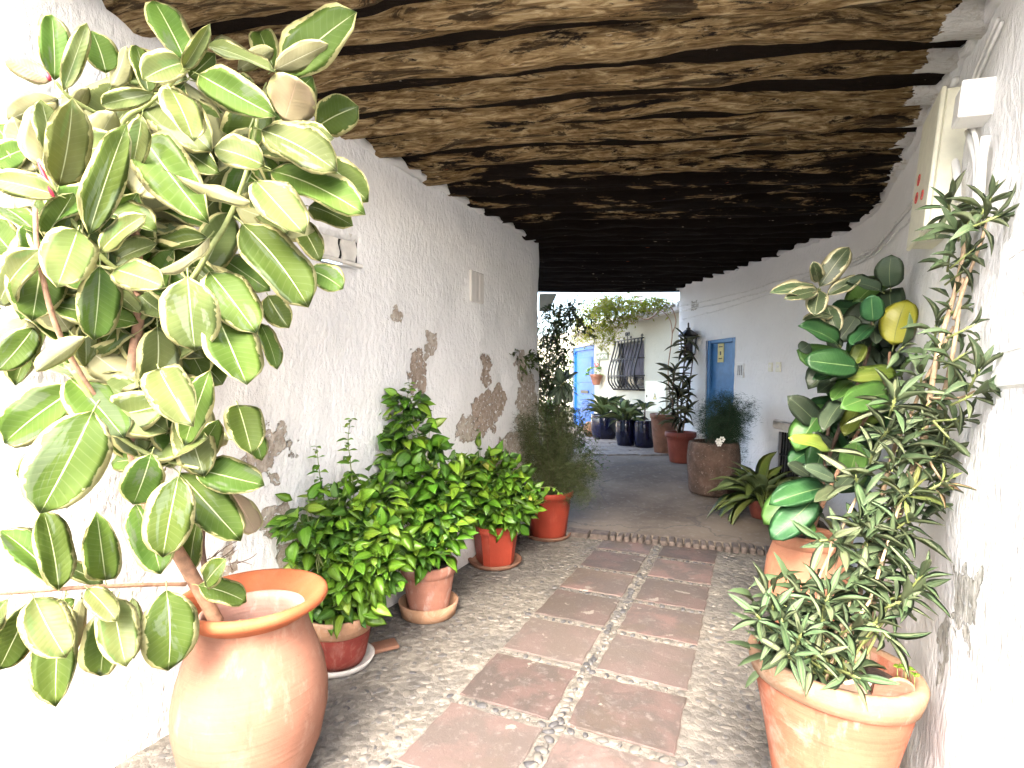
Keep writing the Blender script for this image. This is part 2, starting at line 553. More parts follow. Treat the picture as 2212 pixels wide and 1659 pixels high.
M['black'] = m_plain('dark_gap', (.012, .011, .010), .9, .2, .1, 20)
M['blue_bright'] = m_plain('bright_blue_door_paint', (.002, .078, .30), .42, .12, .12, 12)
M['blue_dull'] = m_plain('blue_door_paint', (.05, .175, .38), .45, .12, .12, 12)
M['blue_glaze'] = m_plain('cobalt_glaze', (.004, .005, .022), .16, .35, .05, 8, .6)
M['terra_urn'] = m_terra('urn_clay', (.225, .110, .074), .5, (.31, .21, .16), .9, .10, 5)
M['terra_rim'] = m_terra('urn_rim_clay', (.33, .10, .042), .15, (.38, .20, .13), .7, .15, 6)
M['terra_in'] = m_terra('urn_inside', (.50, .31, .25), .5, (.62, .50, .44), .85, .2, 6)
M['terra_big'] = m_terra('lime_streaked_clay', (.29, .108, .066), .55, (.42, .30, .24), .75, .15, 6)
M['terra_bigrim'] = m_terra('worn_clay_rim', (.28, .175, .11), .55, (.44, .35, .27), .8, .18, 9)
M['terra_tan'] = m_terra('tan_clay', (.32, .185, .11), .3, (.60, .50, .40), .8, .2, 9)
M['terra_pale'] = m_terra('pale_flaking_clay', (.35, .165, .115), .7, (.46, .35, .30), .8, .15, 8)
M['terra_red'] = m_terra('dark_red_paint', (.20, .04, .03), .25, (.42, .30, .24), .6, .25, 9)
M['red_plastic'] = m_terra('red_plastic', (.27, .045, .026), .10, (.55, .25, .18), .38, .12, 4)
M['red_dull'] = m_terra('brick_red_plastic', (.15, .042, .030), .12, (.45, .25, .2), .5, .2, 5)
M['brown_clay'] = m_terra('brown_clay', (.17, .085, .055), .35, (.25, .19, .15), .8, .25, 6)
M['jar_clay'] = m_terra('jar_clay', (.45, .205, .125), .25, (.52, .35, .2), .65, .12, 5)
def m_stone():
    k = NT('rough_speckled_stone'); o = k.obj()
    n1 = k.noise(o, 5, 6, .65); n2 = k.noise(o, 22, 6, .7); n3 = k.noise(o, 48, 3)
    c = k.mix(k.step(n1, .35, .65), (.075, .050, .038), (.15, .098, .074))
    c = k.mix(k.math('MULTIPLY', k.step(n2, .52, .66), .6), c, (.17, .135, .112))
    c = k.mix(k.step(n3, .66, .70), c, (.30, .25, .21))
    return k.set(c, .95, k.bump(k.math('ADD', n2, k.math('MULTIPLY', n3, .6)), .9, .02), .15)
M['stone_pot'] = m_stone()
M['soil'] = m_plain('potting_soil', (.045, .032, .024), .95, .5, .9, 30)
M['shard'] = m_plain('clay_shard', (.58, .40, .30), .8, .15, .3, 18)
M['limestone'] = m_plain('white_stone', (.46, .44, .41), .7, .12, .3, 25)
M['stem_brown'] = m_plain('rubber_plant_bark', (.27, .155, .095), .75, .25, .6, 40)
M['stem_dark'] = m_plain('dark_bark', (.10, .065, .045), .8, .3, .6, 40)
M['stem_green'] = m_plain('green_stem', (.23, .27, .09), .55, .2, .2, 30)
M['stem_tan'] = m_plain('oleander_bark', (.30, .215, .13), .7, .22, .5, 40)
M['cane'] = m_plain('bamboo_cane', (.40, .31, .19), .5, .15, .2, 20)
M['glass'] = m_plain('dark_window_glass', (.03, .03, .035), .1, .2, .02, 5, .6)
M['curtain'] = m_plain('grey_curtain', (.075, .070, .085), .85, .15, .2, 8)
M['paper'] = m_plain('yellow_paper', (.62, .55, .25), .7, .08, .05, 20)
M['plaque'] = m_plain('green_plaque', (.17, .20, .13), .5, .15, .1, 20)
M['ink'] = m_plain('ink', (.05, .045, .04), .6, .1, .05, 20)
M['letter_white'] = m_plain('white_letter', (.74, .72, .66), .5, .05, .05, 20)
M['red_sign'] = m_plain('red_sign_ink', (.50, .05, .04), .5, .08, .05, 20)
M['cream_wall'] = m_plaster('cream_house_wash', (), (.47, .455, .36))
M['roof_white'] = m_plain('whitewashed_roof_tile', (.66, .64, .59), .8, .14, .5, 12)
M['flower_red'] = m_plain('red_flower', (.42, .03, .06), .6, .15, .1, 30)
M['flower_white'] = m_plain('white_flower', (.80, .80, .74), .6, .06, .1, 30)
M['metal_box'] = m_plain('grey_metal', (.35, .35, .34), .5, .1, .1, 20)

CREAM = (.46, .44, .20)
M['var_top'] = m_leaf('variegated_leaf_top', (0.036, 0.070, 0.009), (0.060, 0.100, 0.015), (0.413, 0.454, 0.248), CREAM, .82, .62, .2, (.30, .45, .10), 13, .18, (.075, .105, .05))
M['var_top2'] = m_leaf('variegated_leaf_grey', (0.062, 0.086, 0.024), (0.092, 0.115, 0.036), (0.379, 0.413, 0.248), CREAM, .81, .62, .2, (.35, .45, .14), 13, .18, (.13, .16, .09))
M['var_pale'] = m_leaf('variegated_leaf_pale', (0.065, 0.088, 0.024), (0.105, 0.122, 0.042), (0.411, 0.438, 0.252), CREAM, .80, .45, .22, (.55, .60, .20), 13, .18, (.07, .115, .035))
M['var_under'] = m_leaf('variegated_leaf_under', (0.190, 0.195, 0.090), (0.235, 0.230, 0.115), (0.424, 0.424, 0.278), CREAM, .86, .55, .18, (.5, .52, .2), 13, .3)
M['var_pink'] = m_leaf('variegated_leaf_pinkish', (0.300, 0.230, 0.150), (0.340, 0.290, 0.170), (0.438, 0.318, 0.225), CREAM, .84, .5, .18, (.55, .42, .2), 13, .3)
M['rub_top'] = m_leaf('rubber_leaf_top', (0.018, 0.068, 0.024), (0.034, 0.108, 0.032), (0.184, 0.275, 0.107), None, .8, .42, .10, (.12, .28, .05), 15, .3)
M['rub_mid'] = m_leaf('rubber_leaf_midgreen', (0.056, 0.144, 0.028), (0.096, 0.208, 0.040), (0.260, 0.337, 0.122), None, .8, .42, .15, (.25, .42, .06), 15, .5)
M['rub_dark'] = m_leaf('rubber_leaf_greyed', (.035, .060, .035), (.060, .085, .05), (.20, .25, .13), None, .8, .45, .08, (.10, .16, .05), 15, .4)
M['rub_yel'] = m_leaf('rubber_leaf_yellowing', (0.272, 0.256, 0.024), (0.368, 0.336, 0.040), (0.153, 0.199, 0.038), None, .8, .35, .22, (.55, .5, .05), 15, .45)
M['rub_yg'] = m_leaf('rubber_leaf_yellowgreen', (0.128, 0.200, 0.032), (0.224, 0.272, 0.048), (0.275, 0.337, 0.107), None, .8, .33, .2, (.4, .48, .06), 15, .45)
M['rub_under'] = m_leaf('rubber_leaf_under', (.13, .18, .07), (.18, .23, .09), (.30, .34, .16), None, .8, .55, .12, (.2, .3, .06), 15, .3)
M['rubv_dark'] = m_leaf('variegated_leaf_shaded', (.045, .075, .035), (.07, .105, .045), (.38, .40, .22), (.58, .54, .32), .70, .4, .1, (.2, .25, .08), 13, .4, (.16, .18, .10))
M['ole_top'] = m_leaf('oleander_leaf_top', (0.046, 0.090, 0.036), (0.078, 0.122, 0.054), (0.170, 0.200, 0.090), None, .8, .6, .12, (.2, .34, .08), 34, .4)
M['ole_grey'] = m_leaf('oleander_leaf_dusty', (0.085, 0.112, 0.055), (0.120, 0.148, 0.076), (0.190, 0.210, 0.110), None, .8, .55, .12, (.28, .34, .12), 34, .35)
M['ole_yg'] = m_leaf('oleander_leaf_yellowgreen', (0.110, 0.140, 0.030), (0.170, 0.190, 0.050), (0.250, 0.270, 0.110), None, .8, .6, .2, (.45, .5, .08), 34, .4)
M['ole_dry'] = m_leaf('oleander_leaf_dry', (0.220, 0.135, 0.070), (0.280, 0.190, 0.100), (0.357, 0.286, 0.179), None, .8, .7, .15, (.5, .35, .15), 34, .2)
M['ole_under'] = m_leaf('oleander_leaf_under', (0.065, 0.088, 0.042), (0.090, 0.112, 0.056), (0.150, 0.170, 0.090), None, .8, .6, .12, (.3, .38, .12), 34, .3)
M['jas_top'] = m_leaf('shrub_leaf_top', (0.070, 0.185, 0.013), (0.115, 0.260, 0.018), (0.221, 0.340, 0.085), None, .8, .36, .2, (.25, .5, .04), 9, .45)
M['jas_light'] = m_leaf('shrub_leaf_young', (0.130, 0.280, 0.018), (0.210, 0.350, 0.028), (0.340, 0.442, 0.119), None, .8, .38, .25, (.42, .6, .06), 9, .45)
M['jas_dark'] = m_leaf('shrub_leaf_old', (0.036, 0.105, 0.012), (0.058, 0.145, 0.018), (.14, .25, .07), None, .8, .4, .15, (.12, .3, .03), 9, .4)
M['jas_yel'] = m_leaf('shrub_leaf_yellow', (.46, .44, .07), (.58, .54, .12), (.5, .5, .2), None, .8, .45, .25, (.6, .55, .1), 9, .4)
M['jas_under'] = m_leaf('shrub_leaf_under', (.10, .20, .06), (.15, .26, .08), (.25, .35, .12), None, .8, .55, .2, (.25, .42, .06), 9, .3)
M['lily_top'] = m_leaf('lily_leaf_top', (.020, .065, .020), (.040, .10, .026), (.12, .18, .07), None, .8, .28, .12, (.12, .28, .04), 20, .5)
M['asp_top'] = m_leaf('aspidistra_leaf', (.10, .15, .035), (.16, .20, .05), (.26, .28, .11), None, .8, .38, .15, (.3, .34, .06), 30, .4)
M['drac_top'] = m_leaf('dracaena_leaf', (0.040, 0.048, 0.022), (0.080, 0.085, 0.035), (.14, .14, .07), None, .8, .45, .1, (.12, .14, .05), 40, .35)
M['fern'] = m_plain('asparagus_fern', (.060, .075, .028), .7, .35, .05, 12, .2)
M['fern_dark'] = m_plain('dark_asparagus_fern', (.028, .055, .028), .7, .35, .05, 12, .2)
M['vine_yel'] = m_leaf('sunlit_vine_leaf', (0.130, 0.165, 0.005), (0.220, 0.245, 0.008), (.45, .48, .1), None, .8, .6, .4, (.38, .40, .012), 6, .15)
M['creeper'] = m_leaf('creeper_leaf', (0.036, 0.066, 0.018), (0.070, 0.110, 0.026), (.12, .16, .06), None, .8, .4, .15, (.14, .24, .04), 6, .35)

# ------------------------------------------------------------------ walls as ruled, hand-plastered surfaces
class Wall:
    def __init__(self, base, top=None, side=1, ztop=2.83, sub=0.05, smooth=1):
        """base/top: plan points at z=0 and z=ztop; side=+1: open side is on the left of travel, -1: on the right"""
        top = top or base
        def dens(pts):
            for _ in range(smooth):
                q = [pts[0]]
                for a, b in zip(pts[:-1], pts[1:]):
                    q.append((a[0] * .88 + b[0] * .12, a[1] * .88 + b[1] * .12))
                    q.append((a[0] * .12 + b[0] * .88, a[1] * .12 + b[1] * .88))
                q.append(pts[-1]); pts = q
            return pts
        base, top = dens(base), dens(top)
        self.b, self.t, self.side, self.ztop = base, top, side, ztop
        self.s = [0.0]
        for i in range(1, len(base)):
            m0 = ((base[i-1][0] + top[i-1][0]) / 2, (base[i-1][1] + top[i-1][1]) / 2)
            m1 = ((base[i][0] + top[i][0]) / 2, (base[i][1] + top[i][1]) / 2)
            self.s.append(self.s[-1] + math.hypot(m1[0] - m0[0], m1[1] - m0[1]))
        self.len = self.s[-1]
    def seg(self, s):
        for i in range(1, len(self.s)):
            if s <= self.s[i] or i == len(self.s) - 1:
                return i, (s - self.s[i-1]) / max(1e-9, self.s[i] - self.s[i-1])
    def pt(self, s, z):
        i, f = self.seg(s)
        k = z / self.ztop
        bx = self.b[i-1][0] + (self.b[i][0] - self.b[i-1][0]) * f; by = self.b[i-1][1] + (self.b[i][1] - self.b[i-1][1]) * f
        tx = self.t[i-1][0] + (self.t[i][0] - self.t[i-1][0]) * f; ty = self.t[i-1][1] + (self.t[i][1] - self.t[i-1][1]) * f
        return Vector((bx + (tx - bx) * k, by + (ty - by) * k, z))
    def nrm(self, s, z=1.4):
        a, b = self.pt(max(0, s - .02), z), self.pt(min(self.len, s + .02), z)
        t = (b - a); t.z = 0; t.normalize()
        return Vector((-t.y, t.x, 0)) * self.side
    def frame(self, s, z, off=0.0):
        """4x4: x to the right as one faces the wall, y up the wall, z out of the wall"""
        n = self.nrm(s, z)
        up = (self.pt(s, z + .1) - self.pt(s, z - .1)).normalized()
        x = up.cross(n).normalized(); n = x.cross(up).normalized()
        p = self.pt(s, z) + n * off
        return Matrix(((x.x, up.x, n.x, p.x), (x.y, up.y, n.y, p.y), (x.z, up.z, n.z, p.z), (0, 0, 0, 1)))
    def hit(self, u, v):
        kx = (u - 1106) / FPX
        best = None; z = 1.45
        for it in range(5):
            prev = None; found = None
            N = 400
            for j in range(N + 1):
                s = self.len * j / N
                p = self.pt(s, z)
                g = p.x - kx * p.y
                if prev is not None and p.y > .3 and prev[1] * g <= 0:
                    f = prev[1] / (prev[1] - g) if prev[1] != g else 0
                    found = prev[0] + (s - prev[0]) * f
                    break
                prev = (s, g)
            if found is None:
                return None
            y = self.pt(found, z).y
            z = HC - (v - 822) / FPX * y
            best = (found, z)
        return best
    def mesh(self, name, mat, z0=-.05, z1=2.95, ds=.05, openings=(), amp=.012, parent=None, s0=0.0, s1=None, reveal=.12, rmat=None):
        s1 = self.len if s1 is None else s1
        ss = [s0 + (s1 - s0) * i / max(1, int((s1 - s0) / ds)) for i in range(int((s1 - s0) / ds) + 1)]
        zm = z1 if not callable(z1) else 3.0
        zs = [z0 + (zm - z0) * i / int((zm - z0) / ds) for i in range(int((zm - z0) / ds) + 1)]
        for (a, b, c, d) in openings:
            ss = [q for q in ss if min(abs(q - a), abs(q - b)) > ds * .4] + [a, b]
            zs = [q for q in zs if min(abs(q - c), abs(q - d)) > ds * .4] + [c, d]
        ss.sort(); zs.sort()
        mb = MB(); idx = {}
        for i, s in enumerate(ss):
            n = self.nrm(s)
            ztop = z1(s) if callable(z1) else z1
            for j, z in enumerate(zs):
                zz = z0 + (z - z0) * (ztop - z0) / (zm - z0) if callable(z1) else z
                p = self.pt(s, zz)
                d = amp * (nz(p.x, p.y, p.z, 2.1) + .55 * nz(p.x + 9, p.y, p.z, 6.0) + .3 * nz(p.x, p.y + 7, p.z, 15.0))
                idx[i, j] = mb.vert(p + n * d, (s, zz))
        def inside(i, j):
            sm = (ss[i] + ss[i+1]) / 2; zz = (zs[j] + zs[j+1]) / 2
            return any(a < sm < b and c < zz < d for a, b, c, d in openings)
        for i in range(len(ss) - 1):
            for j in range(len(zs) - 1):
                if not inside(i, j):
                    q = [idx[i, j], idx[i+1, j], idx[i+1, j+1], idx[i, j+1]]
                    mb.face(q if self.side < 0 else q[::-1], 0)
        for (a, b, c, d) in openings:   # reveals
            ring = [(s, c) for s in ss if a <= s <= b] + [(b, z) for z in zs if c < z < d] + [(s, d) for s in reversed(ss) if a <= s <= b] + [(a, z) for z in reversed(zs) if c < z < d]
            o1, o2 = [], []
            for (s, z) in ring:
                o1.append(idx[ss.index(s), zs.index(z)])
                n = self.nrm(s); p = self.pt(s, z) - n * reveal
                o2.append(mb.vert(p, (s, z)))
            for k in range(len(ring)):
                k2 = (k + 1) % len(ring)
                mb.face([o1[k], o1[k2], o2[k2], o2[k]], 0)
        return mb.build(name, mat, parent)

# floor levels: the tiled part is level, behind the brick edging the lane climbs a little
def stepq(x, y): return (x - .48) * .3226 + (y - 5.05) * .9465
def fz(x, y):
    q = stepq(x, y)
    if q < 0: return 0.0
    t = min(1, q / 2.6)
    return .035 + .265 * (t * .6 + .4 * t * t * (3 - 2 * t))

# ---- ground
g = MB()
for a in ((-70, -70), (70, -70), (70, 70), (-70, 70)): g.vert((a[0], a[1], -.03))
g.face((0, 1, 2, 3))
tag(g.build('ground', M['concrete']), kind='structure')

# ---- pebble mortar floor
g = MB(); N = {}
xs = [-3.2 + .06 * i for i in range(int(6.4 / .06) + 1)]
ys = [-1.5 + .06 * i for i in range(int(7.3 / .06) + 1)]
for i, x in enumerate(xs):
    for j, y in enumerate(ys):
        q = stepq(x, y)
        yy = y - max(0, q) / .9465
        N[i, j] = g.vert((x, yy, .003 * nz(x, yy, 0, 3) + .002 * nz(x, yy, 3, 11)))
for i in range(len(xs) - 1):
    for j in range(len(ys) - 1):
        if stepq(xs[i], ys[j]) < 0 or stepq(xs[i+1], ys[j]) < 0:
            g.face((N[i, j], N[i+1, j], N[i+1, j+1], N[i, j+1]))
FLOOR = tag(g.build('pavement', M['floor']), kind='structure')

# ---- lane behind the edging: a ramp of old concrete
g = MB(); N = {}
for i in range(61):
    for j in range(81):
        a = -2.8 + 7.0 * i / 60; q = -.02 + 15.0 * (j / 80) ** 1.6
        x = .48 + a * .9465 + q * .3226; y = 5.05 - a * .3226 + q * .9465
        z = fz(x, y) if q > 0 else -.02
        N[i, j] = g.vert((x, y, z + .004 * nz(x, y, 0, 4)))
for i in range(60):
    for j in range(80):
        g.face((N[i, j], N[i+1, j], N[i+1, j+1], N[i, j+1]))
LANE = tag(g.build('lane', M['concrete']), kind='structure')

# ---- tiles: two columns of clay tiles
TO = Vector((-.436, 2.026, 0)); TP = Vector((.415, .910, 0)); TR = Vector((.910, -.415, 0))
trot = Matrix(((TR.x, TP.x, 0), (TR.y, TP.y, 0), (0, 0, 1)))
tile_meshes = []
for k in range(6):
    mb = MB()
    # a slab with a worn, uneven outline and chamfered rim
    W_, D_ = .438, .405
    rng = random.Random(40 + k)
    outl = []
    npx = 9
    def edge(ax, ay, bx, by):
        for q in range(npx):
            f = q / npx
            j = .0045
            outl.append((ax + (bx - ax) * f + rng.uniform(-j, j), ay + (by - ay) * f + rng.uniform(-j, j)))
    edge(-W_/2, -D_/2, W_/2, -D_/2); edge(W_/2, -D_/2, W_/2, D_/2); edge(W_/2, D_/2, -W_/2, D_/2); edge(-W_/2, D_/2, -W_/2, -D_/2)
    r0 = [mb.vert((x, y, -.02), (x, y)) for x, y in outl]
    r1 = [mb.vert((x, y, .003), (x, y)) for x, y in outl]
    r2 = [mb.vert((x * .972, y * .972, .0065 + rng.uniform(-.001, .001)), (x, y)) for x, y in outl]
    n_ = len(outl)
    for a, b in ((r0, r1), (r1, r2)):
        for q in range(n_): mb.face((a[q], a[(q+1) % n_], b[(q+1) % n_], b[q]))
    mb.face(r2)
    tile_meshes.append(mb.mesh('clay_tile', M['tile'], False))
tile_rects = []
for row in range(-2, 7):
    for colm in (0, 1):
        tcen = .424 + .469 * row + .2345
        c = TO + TR * (.22 + .52 * colm) + TP * tcen
        if stepq(c.x, c.y) > -.12: continue
        rz = rnd.uniform(-.010, .010)
        Mx = Matrix.Translation((c.x, c.y, rnd.uniform(-.001, .002))) @ trot.to_4x4() @ Matrix.Rotation(rz, 4, 'Z')
        if rnd.random() < .5: Mx = Mx @ Matrix.Rotation(math.pi, 4, 'Z')
        link('tile', tile_meshes[rnd.randrange(6)], FLOOR, Mx)
        tile_rects.append((.22 + .52 * colm, tcen))

# ---- pebbles: those in the joints stand dark and distinct, those in the borders lie half drowned in mortar
def pebble_mesh(k):
    rng = random.Random(900 + k)
    mb = MB()
    n = 8
    ax, ay = rng.uniform(.8, 1.15), rng.uniform(.55, .85)
    ph = rng.uniform(0, 6)
    rad = [1 + .16 * math.sin(2 * a * 2 * math.pi / n + ph) + rng.uniform(-.12, .12) for a in range(n)]
    r = []
    for (rr, z) in ((1.0, -.25), (.97, .22), (.62, .50)):
        r.append([mb.vert((math.cos(2*math.pi*q/n) * ax * rad[q] * rr, math.sin(2*math.pi*q/n) * ay * rad[q] * rr, z)) for q in range(n)])
    top = mb.vert((rng.uniform(-.1, .1), rng.uniform(-.1, .1), .58))
    for a, b in zip(r[:-1], r[1:]):
        for q in range(n): mb.face((a[q], a[(q+1) % n], b[(q+1) % n], b[q]))
    for q in range(n): mb.face((r[-1][q], r[-1][(q+1) % n], top))
    return mb
peb_mb = [pebble_mesh(k) for k in range(8)]
peb_me = [p.mesh('pebble', M['pebble']) for p in peb_mb]
peb_pale = [p.mesh('pebble', M['pebble_pale']) for p in peb_mb]
XL = lambda y: -1.39 + .5215 * (y - 2.19)
XR = lambda y: 1.45 + .5625 * (y - 2.03)
pebs = []
def tile_free(x, y, pad=.0):
    d = Vector((x, y, 0)) - TO
    a, b = d.dot(TR), d.dot(TP)
    for (ca, cb) in tile_rects:
        if abs(a - ca) < .219 + pad and abs(b - cb) < .2025 + pad: return False
    return True
for row in range(-2, 8):           # joints across
    b = .424 + .469 * row
    a = -.03
    while a < .99:
        c = TO + TR * a + TP * (b + rnd.uniform(-.006, .006))
        if stepq(c.x, c.y) < -.05: pebs.append((c.x, c.y, rnd.uniform(.015, .027), rnd.uniform(0, 6.3), .5, 1))
        a += rnd.uniform(.044, .075)
b = -.7
while b < 3.6:                     # joint along the middle
    c = TO + TR * (.48 + rnd.uniform(-.016, .016)) + TP * b
    if stepq(c.x, c.y) < -.05: pebs.append((c.x, c.y, rnd.uniform(.017, .028), rnd.uniform(0, 6.3), .6, 1))
    b += rnd.uniform(.030, .05)
x = -2.2
while x < 2.9:                     # borders
    y = .9
    while y < 5.6:
        px_, py_ = x + rnd.uniform(-.022, .022), y + rnd.uniform(-.022, .022)
        y += .052
        if stepq(px_, py_) > -.08 or px_ < XL(py_) + .05 or px_ > XR(py_) - .03: continue
        d = Vector((px_, py_, 0)) - TO
        if -.03 < d.dot(TR) < .99 and d.dot(TP) > -.75: continue
        if rnd.random() < .42: continue
        pebs.append((px_, py_, rnd.uniform(.012, .029), rnd.uniform(0, 6.3), rnd.uniform(.22, .45), 0))
    x += .05
# those that show largest become pieces of their own
vis = [p for p in pebs if p[1] > 1.9]
vis.sort(key=lambda p: -(p[2] * (1.5 if p[5] else 1.0)) / p[1])
chosen = set(id(p) for p in vis[:300])
rest = MB(); rest_j = MB()
for p in pebs:
    k = rnd.randrange(8)
    Mx = Matrix.Translation((p[0], p[1], .003 if p[5] else .0)) @ Matrix.Rotation(p[3], 4, 'Z') @ Matrix.Diagonal((p[2], p[2], p[2] * p[4], 1))
    if id(p) in chosen:
        link('pebble', (peb_me if p[5] or rnd.random() < .10 else peb_pale)[k], FLOOR, Mx)
    else:
        rs_ = rest_j if p[5] or rnd.random() < .06 else rest
        o0 = len(rs_.v); q = peb_mb[k]
        for v_ in q.v: rs_.vert(Mx @ Vector(v_))
        for f_ in q.f: rs_.face([a + o0 for a in f_])
tag(rest.build('pebbles', M['pebble_pale'], FLOOR), kind='stuff')
tag(rest_j.build('dark_pebbles', M['pebble'], FLOOR), kind='stuff')

# ---- brick edging of the step
EDG = thing('brick_step', 'low step of worn bricks laid on edge across the alley floor', 'step', (1.4, 4.75, 0))
a = -.55
bi = 0
while a < 2.45:
    wide = a < .35
    w = rnd.uniform(.15, .24) if wide else rnd.uniform(.052, .066)
    q0 = -.12 + rnd.uniform(-.008, .008)
    ln = .15 + rnd.uniform(-.01, .02)
    c = Vector((.48, 5.05, 0)) + Vector((.9465, -.3226, 0)) * (a + w / 2) + Vector((.3226, .9465, 0)) * (q0 + ln / 2)
    rot = Matrix(((.9465, .3226, 0), (-.3226, .9465, 0), (0, 0, 1))) @ Matrix.Rotation(rnd.uniform(-.05, .05), 3, 'Z') @ Matrix.Rotation(rnd.uniform(-.05, .05), 3, 'X')
    mb = MB(); mb.box((c.x, c.y, .012 + rnd.uniform(-.004, .006)), (w - .007, ln, .066), rot, 0, .011)
    mb.build('brick', M['brick'], EDG, False)
    a += w + .006; bi += 1

# ---- a few paving slabs where the lane opens on the courtyard
for r_ in range(5):
    for c_ in range(4):
        x = 1.15 + c_ * .52 + (r_ % 2) * .2 - r_ * .07; y = 8.35 + r_ * .50
        if x > 5.1 - .268 * y - .2: continue
        mb = MB(); mb.box((0, 0, 0), (.50, .475, .03), None, 0, .008)
        me = mb.mesh('slab', M['slab'], False)
        link('slab', me, LANE, Matrix.Translation((x, y, .302 + rnd.uniform(0, .006))) @ Matrix.Rotation(R(8) + rnd.uniform(-.02, .02), 4, 'Z'))

# ---- unseen white house front, added behind the viewer to block low sky light
SKY_BLOCKER = Wall([(7.5, -4.6), (0, -4.4), (-7.5, -4.2)], None, -1, smooth=0)
w_ = thing('unseen_sky_blocker', 'plain white house front added out of view to block low sky light', 'house', (0, -4.5, 0))
SKY_BLOCKER.mesh('wall', m_plaster('sky_blocker_whitewash'), -.05, 2.9, .25, (), .02, w_)

# ---- left wall (white, peeling), ends in a rounded corner
LW = Wall([(-4.2, -3.2), (XL(0), 0), (XL(2.19), 2.19), (XL(4.0), 4.0), (XL(5.40), 5.40), (.22, 5.62), (-.1, 5.78), (-2.6, 6.9)], None, -1)
def lp(u, v, ru, rv, kind):
    h = LW.hit(u, v); h2 = LW.hit(u + ru, v); y = LW.pt(*h).y
    return (h[0], h[1], max(.02, abs(h2[0] - h[0])) * 1.2, rv / FPX * y * 1.15, kind)
lpat = [lp(905, 800, 17, 42, 1), lp(930, 742, 12, 22, 0), lp(1050, 885, 24, 38, 1), lp(1078, 862, 12, 26, 1), lp(1012, 925, 22, 25, 0),
        lp(1050, 795, 8, 35, 1), lp(1140, 880, 16, 70, 0), lp(1110, 1000, 35, 60, 0), lp(580, 960, 42, 40, 0), lp(570, 1010, 25, 25, 0),
        lp(600, 1125, 24, 38, 0), lp(645, 1190, 30, 30, 0), lp(1125, 790, 10, 30, 0), lp(480, 1220, 22, 26, 0), lp(855, 685, 6, 9, 0)]
M['lw'] = m_plaster('peeling_whitewash', lpat)
h1 = LW.hit(696, 527); h2 = LW.hit(776, 527)
zc = LW.hit(735, 527)[1]
vent_open = (h1[0], h2[0], zc - .085, zc + .085)
WL = thing('plaster_wall', 'whitewashed wall with peeling brown patches behind the row of potted shrubs', 'wall', (-.8, 3.4, 0))
def lw_top(s):
    y = LW.pt(s, 1).y
    return 3.5 if y < 1.6 else 2.93 + .02 * nz(s * 3, 0, 0)
LW.mesh('wall_face', M['lw'], -.05, lw_top, .045, [vent_open], .020, WL)

# ---- right wall: battered near part, then a bend, then the lane side with the blue door
RW = Wall([(1.35, -3), (.93, 1.0), (1.45, 2.03), (2.98, 4.78), (2.70, 6.9), (2.52, 8.0), (2.62, 8.14), (5.0, 8.7)],
          [(1.60, -3), (1.29, 1.0), (1.80, 1.97), (3.16, 4.64), (2.76, 6.85), (2.51, 8.0), (2.62, 8.14), (5.0, 8.7)], 1)
def rp(u, v, ru, rv, kind):
    h = RW.hit(u, v); h2 = RW.hit(u + ru, v); y = RW.pt(*h).y
    return (h[0], h[1], max(.02, abs(h2[0] - h[0])), rv / FPX * y, kind)
rpat = [rp(2085, 1290, 26, 62, 2), rp(2072, 1345, 18, 40, 2), rp(2040, 1365, 14, 36, 2), rp(2030, 1415, 10, 30, 2),
        rp(1790, 900, 16, 30, 2), rp(1765, 925, 10, 14, 2), rp(1500, 660, 8, 10, 2)]
M['rw'] = m_plaster('whitewash_side_wall', rpat)
dA, dB = RW.hit(1586, 800), RW.hit(1524, 800)
dtop = RW.hit(1555, 727)[1]
vA, vB = RW.hit(1730, 975), RW.hit(1681, 975)
vz = (RW.hit(1705, 1035)[1], RW.hit(1705, 932)[1])
door2 = (dA[0], dB[0], .25, dtop)
grate = (vA[0], vB[0], vz[0], vz[1])
WR = thing('plaster_wall', 'bright white wall with blue door, cables and grey peeled patches', 'wall', (2.4, 4.0, 0))
RW.mesh('wall_face', M['rw'], -.05, lambda s: 3.5 if RW.pt(s, 1).y < 1.25 else 2.95, .045, [door2, grate], .016, WR)

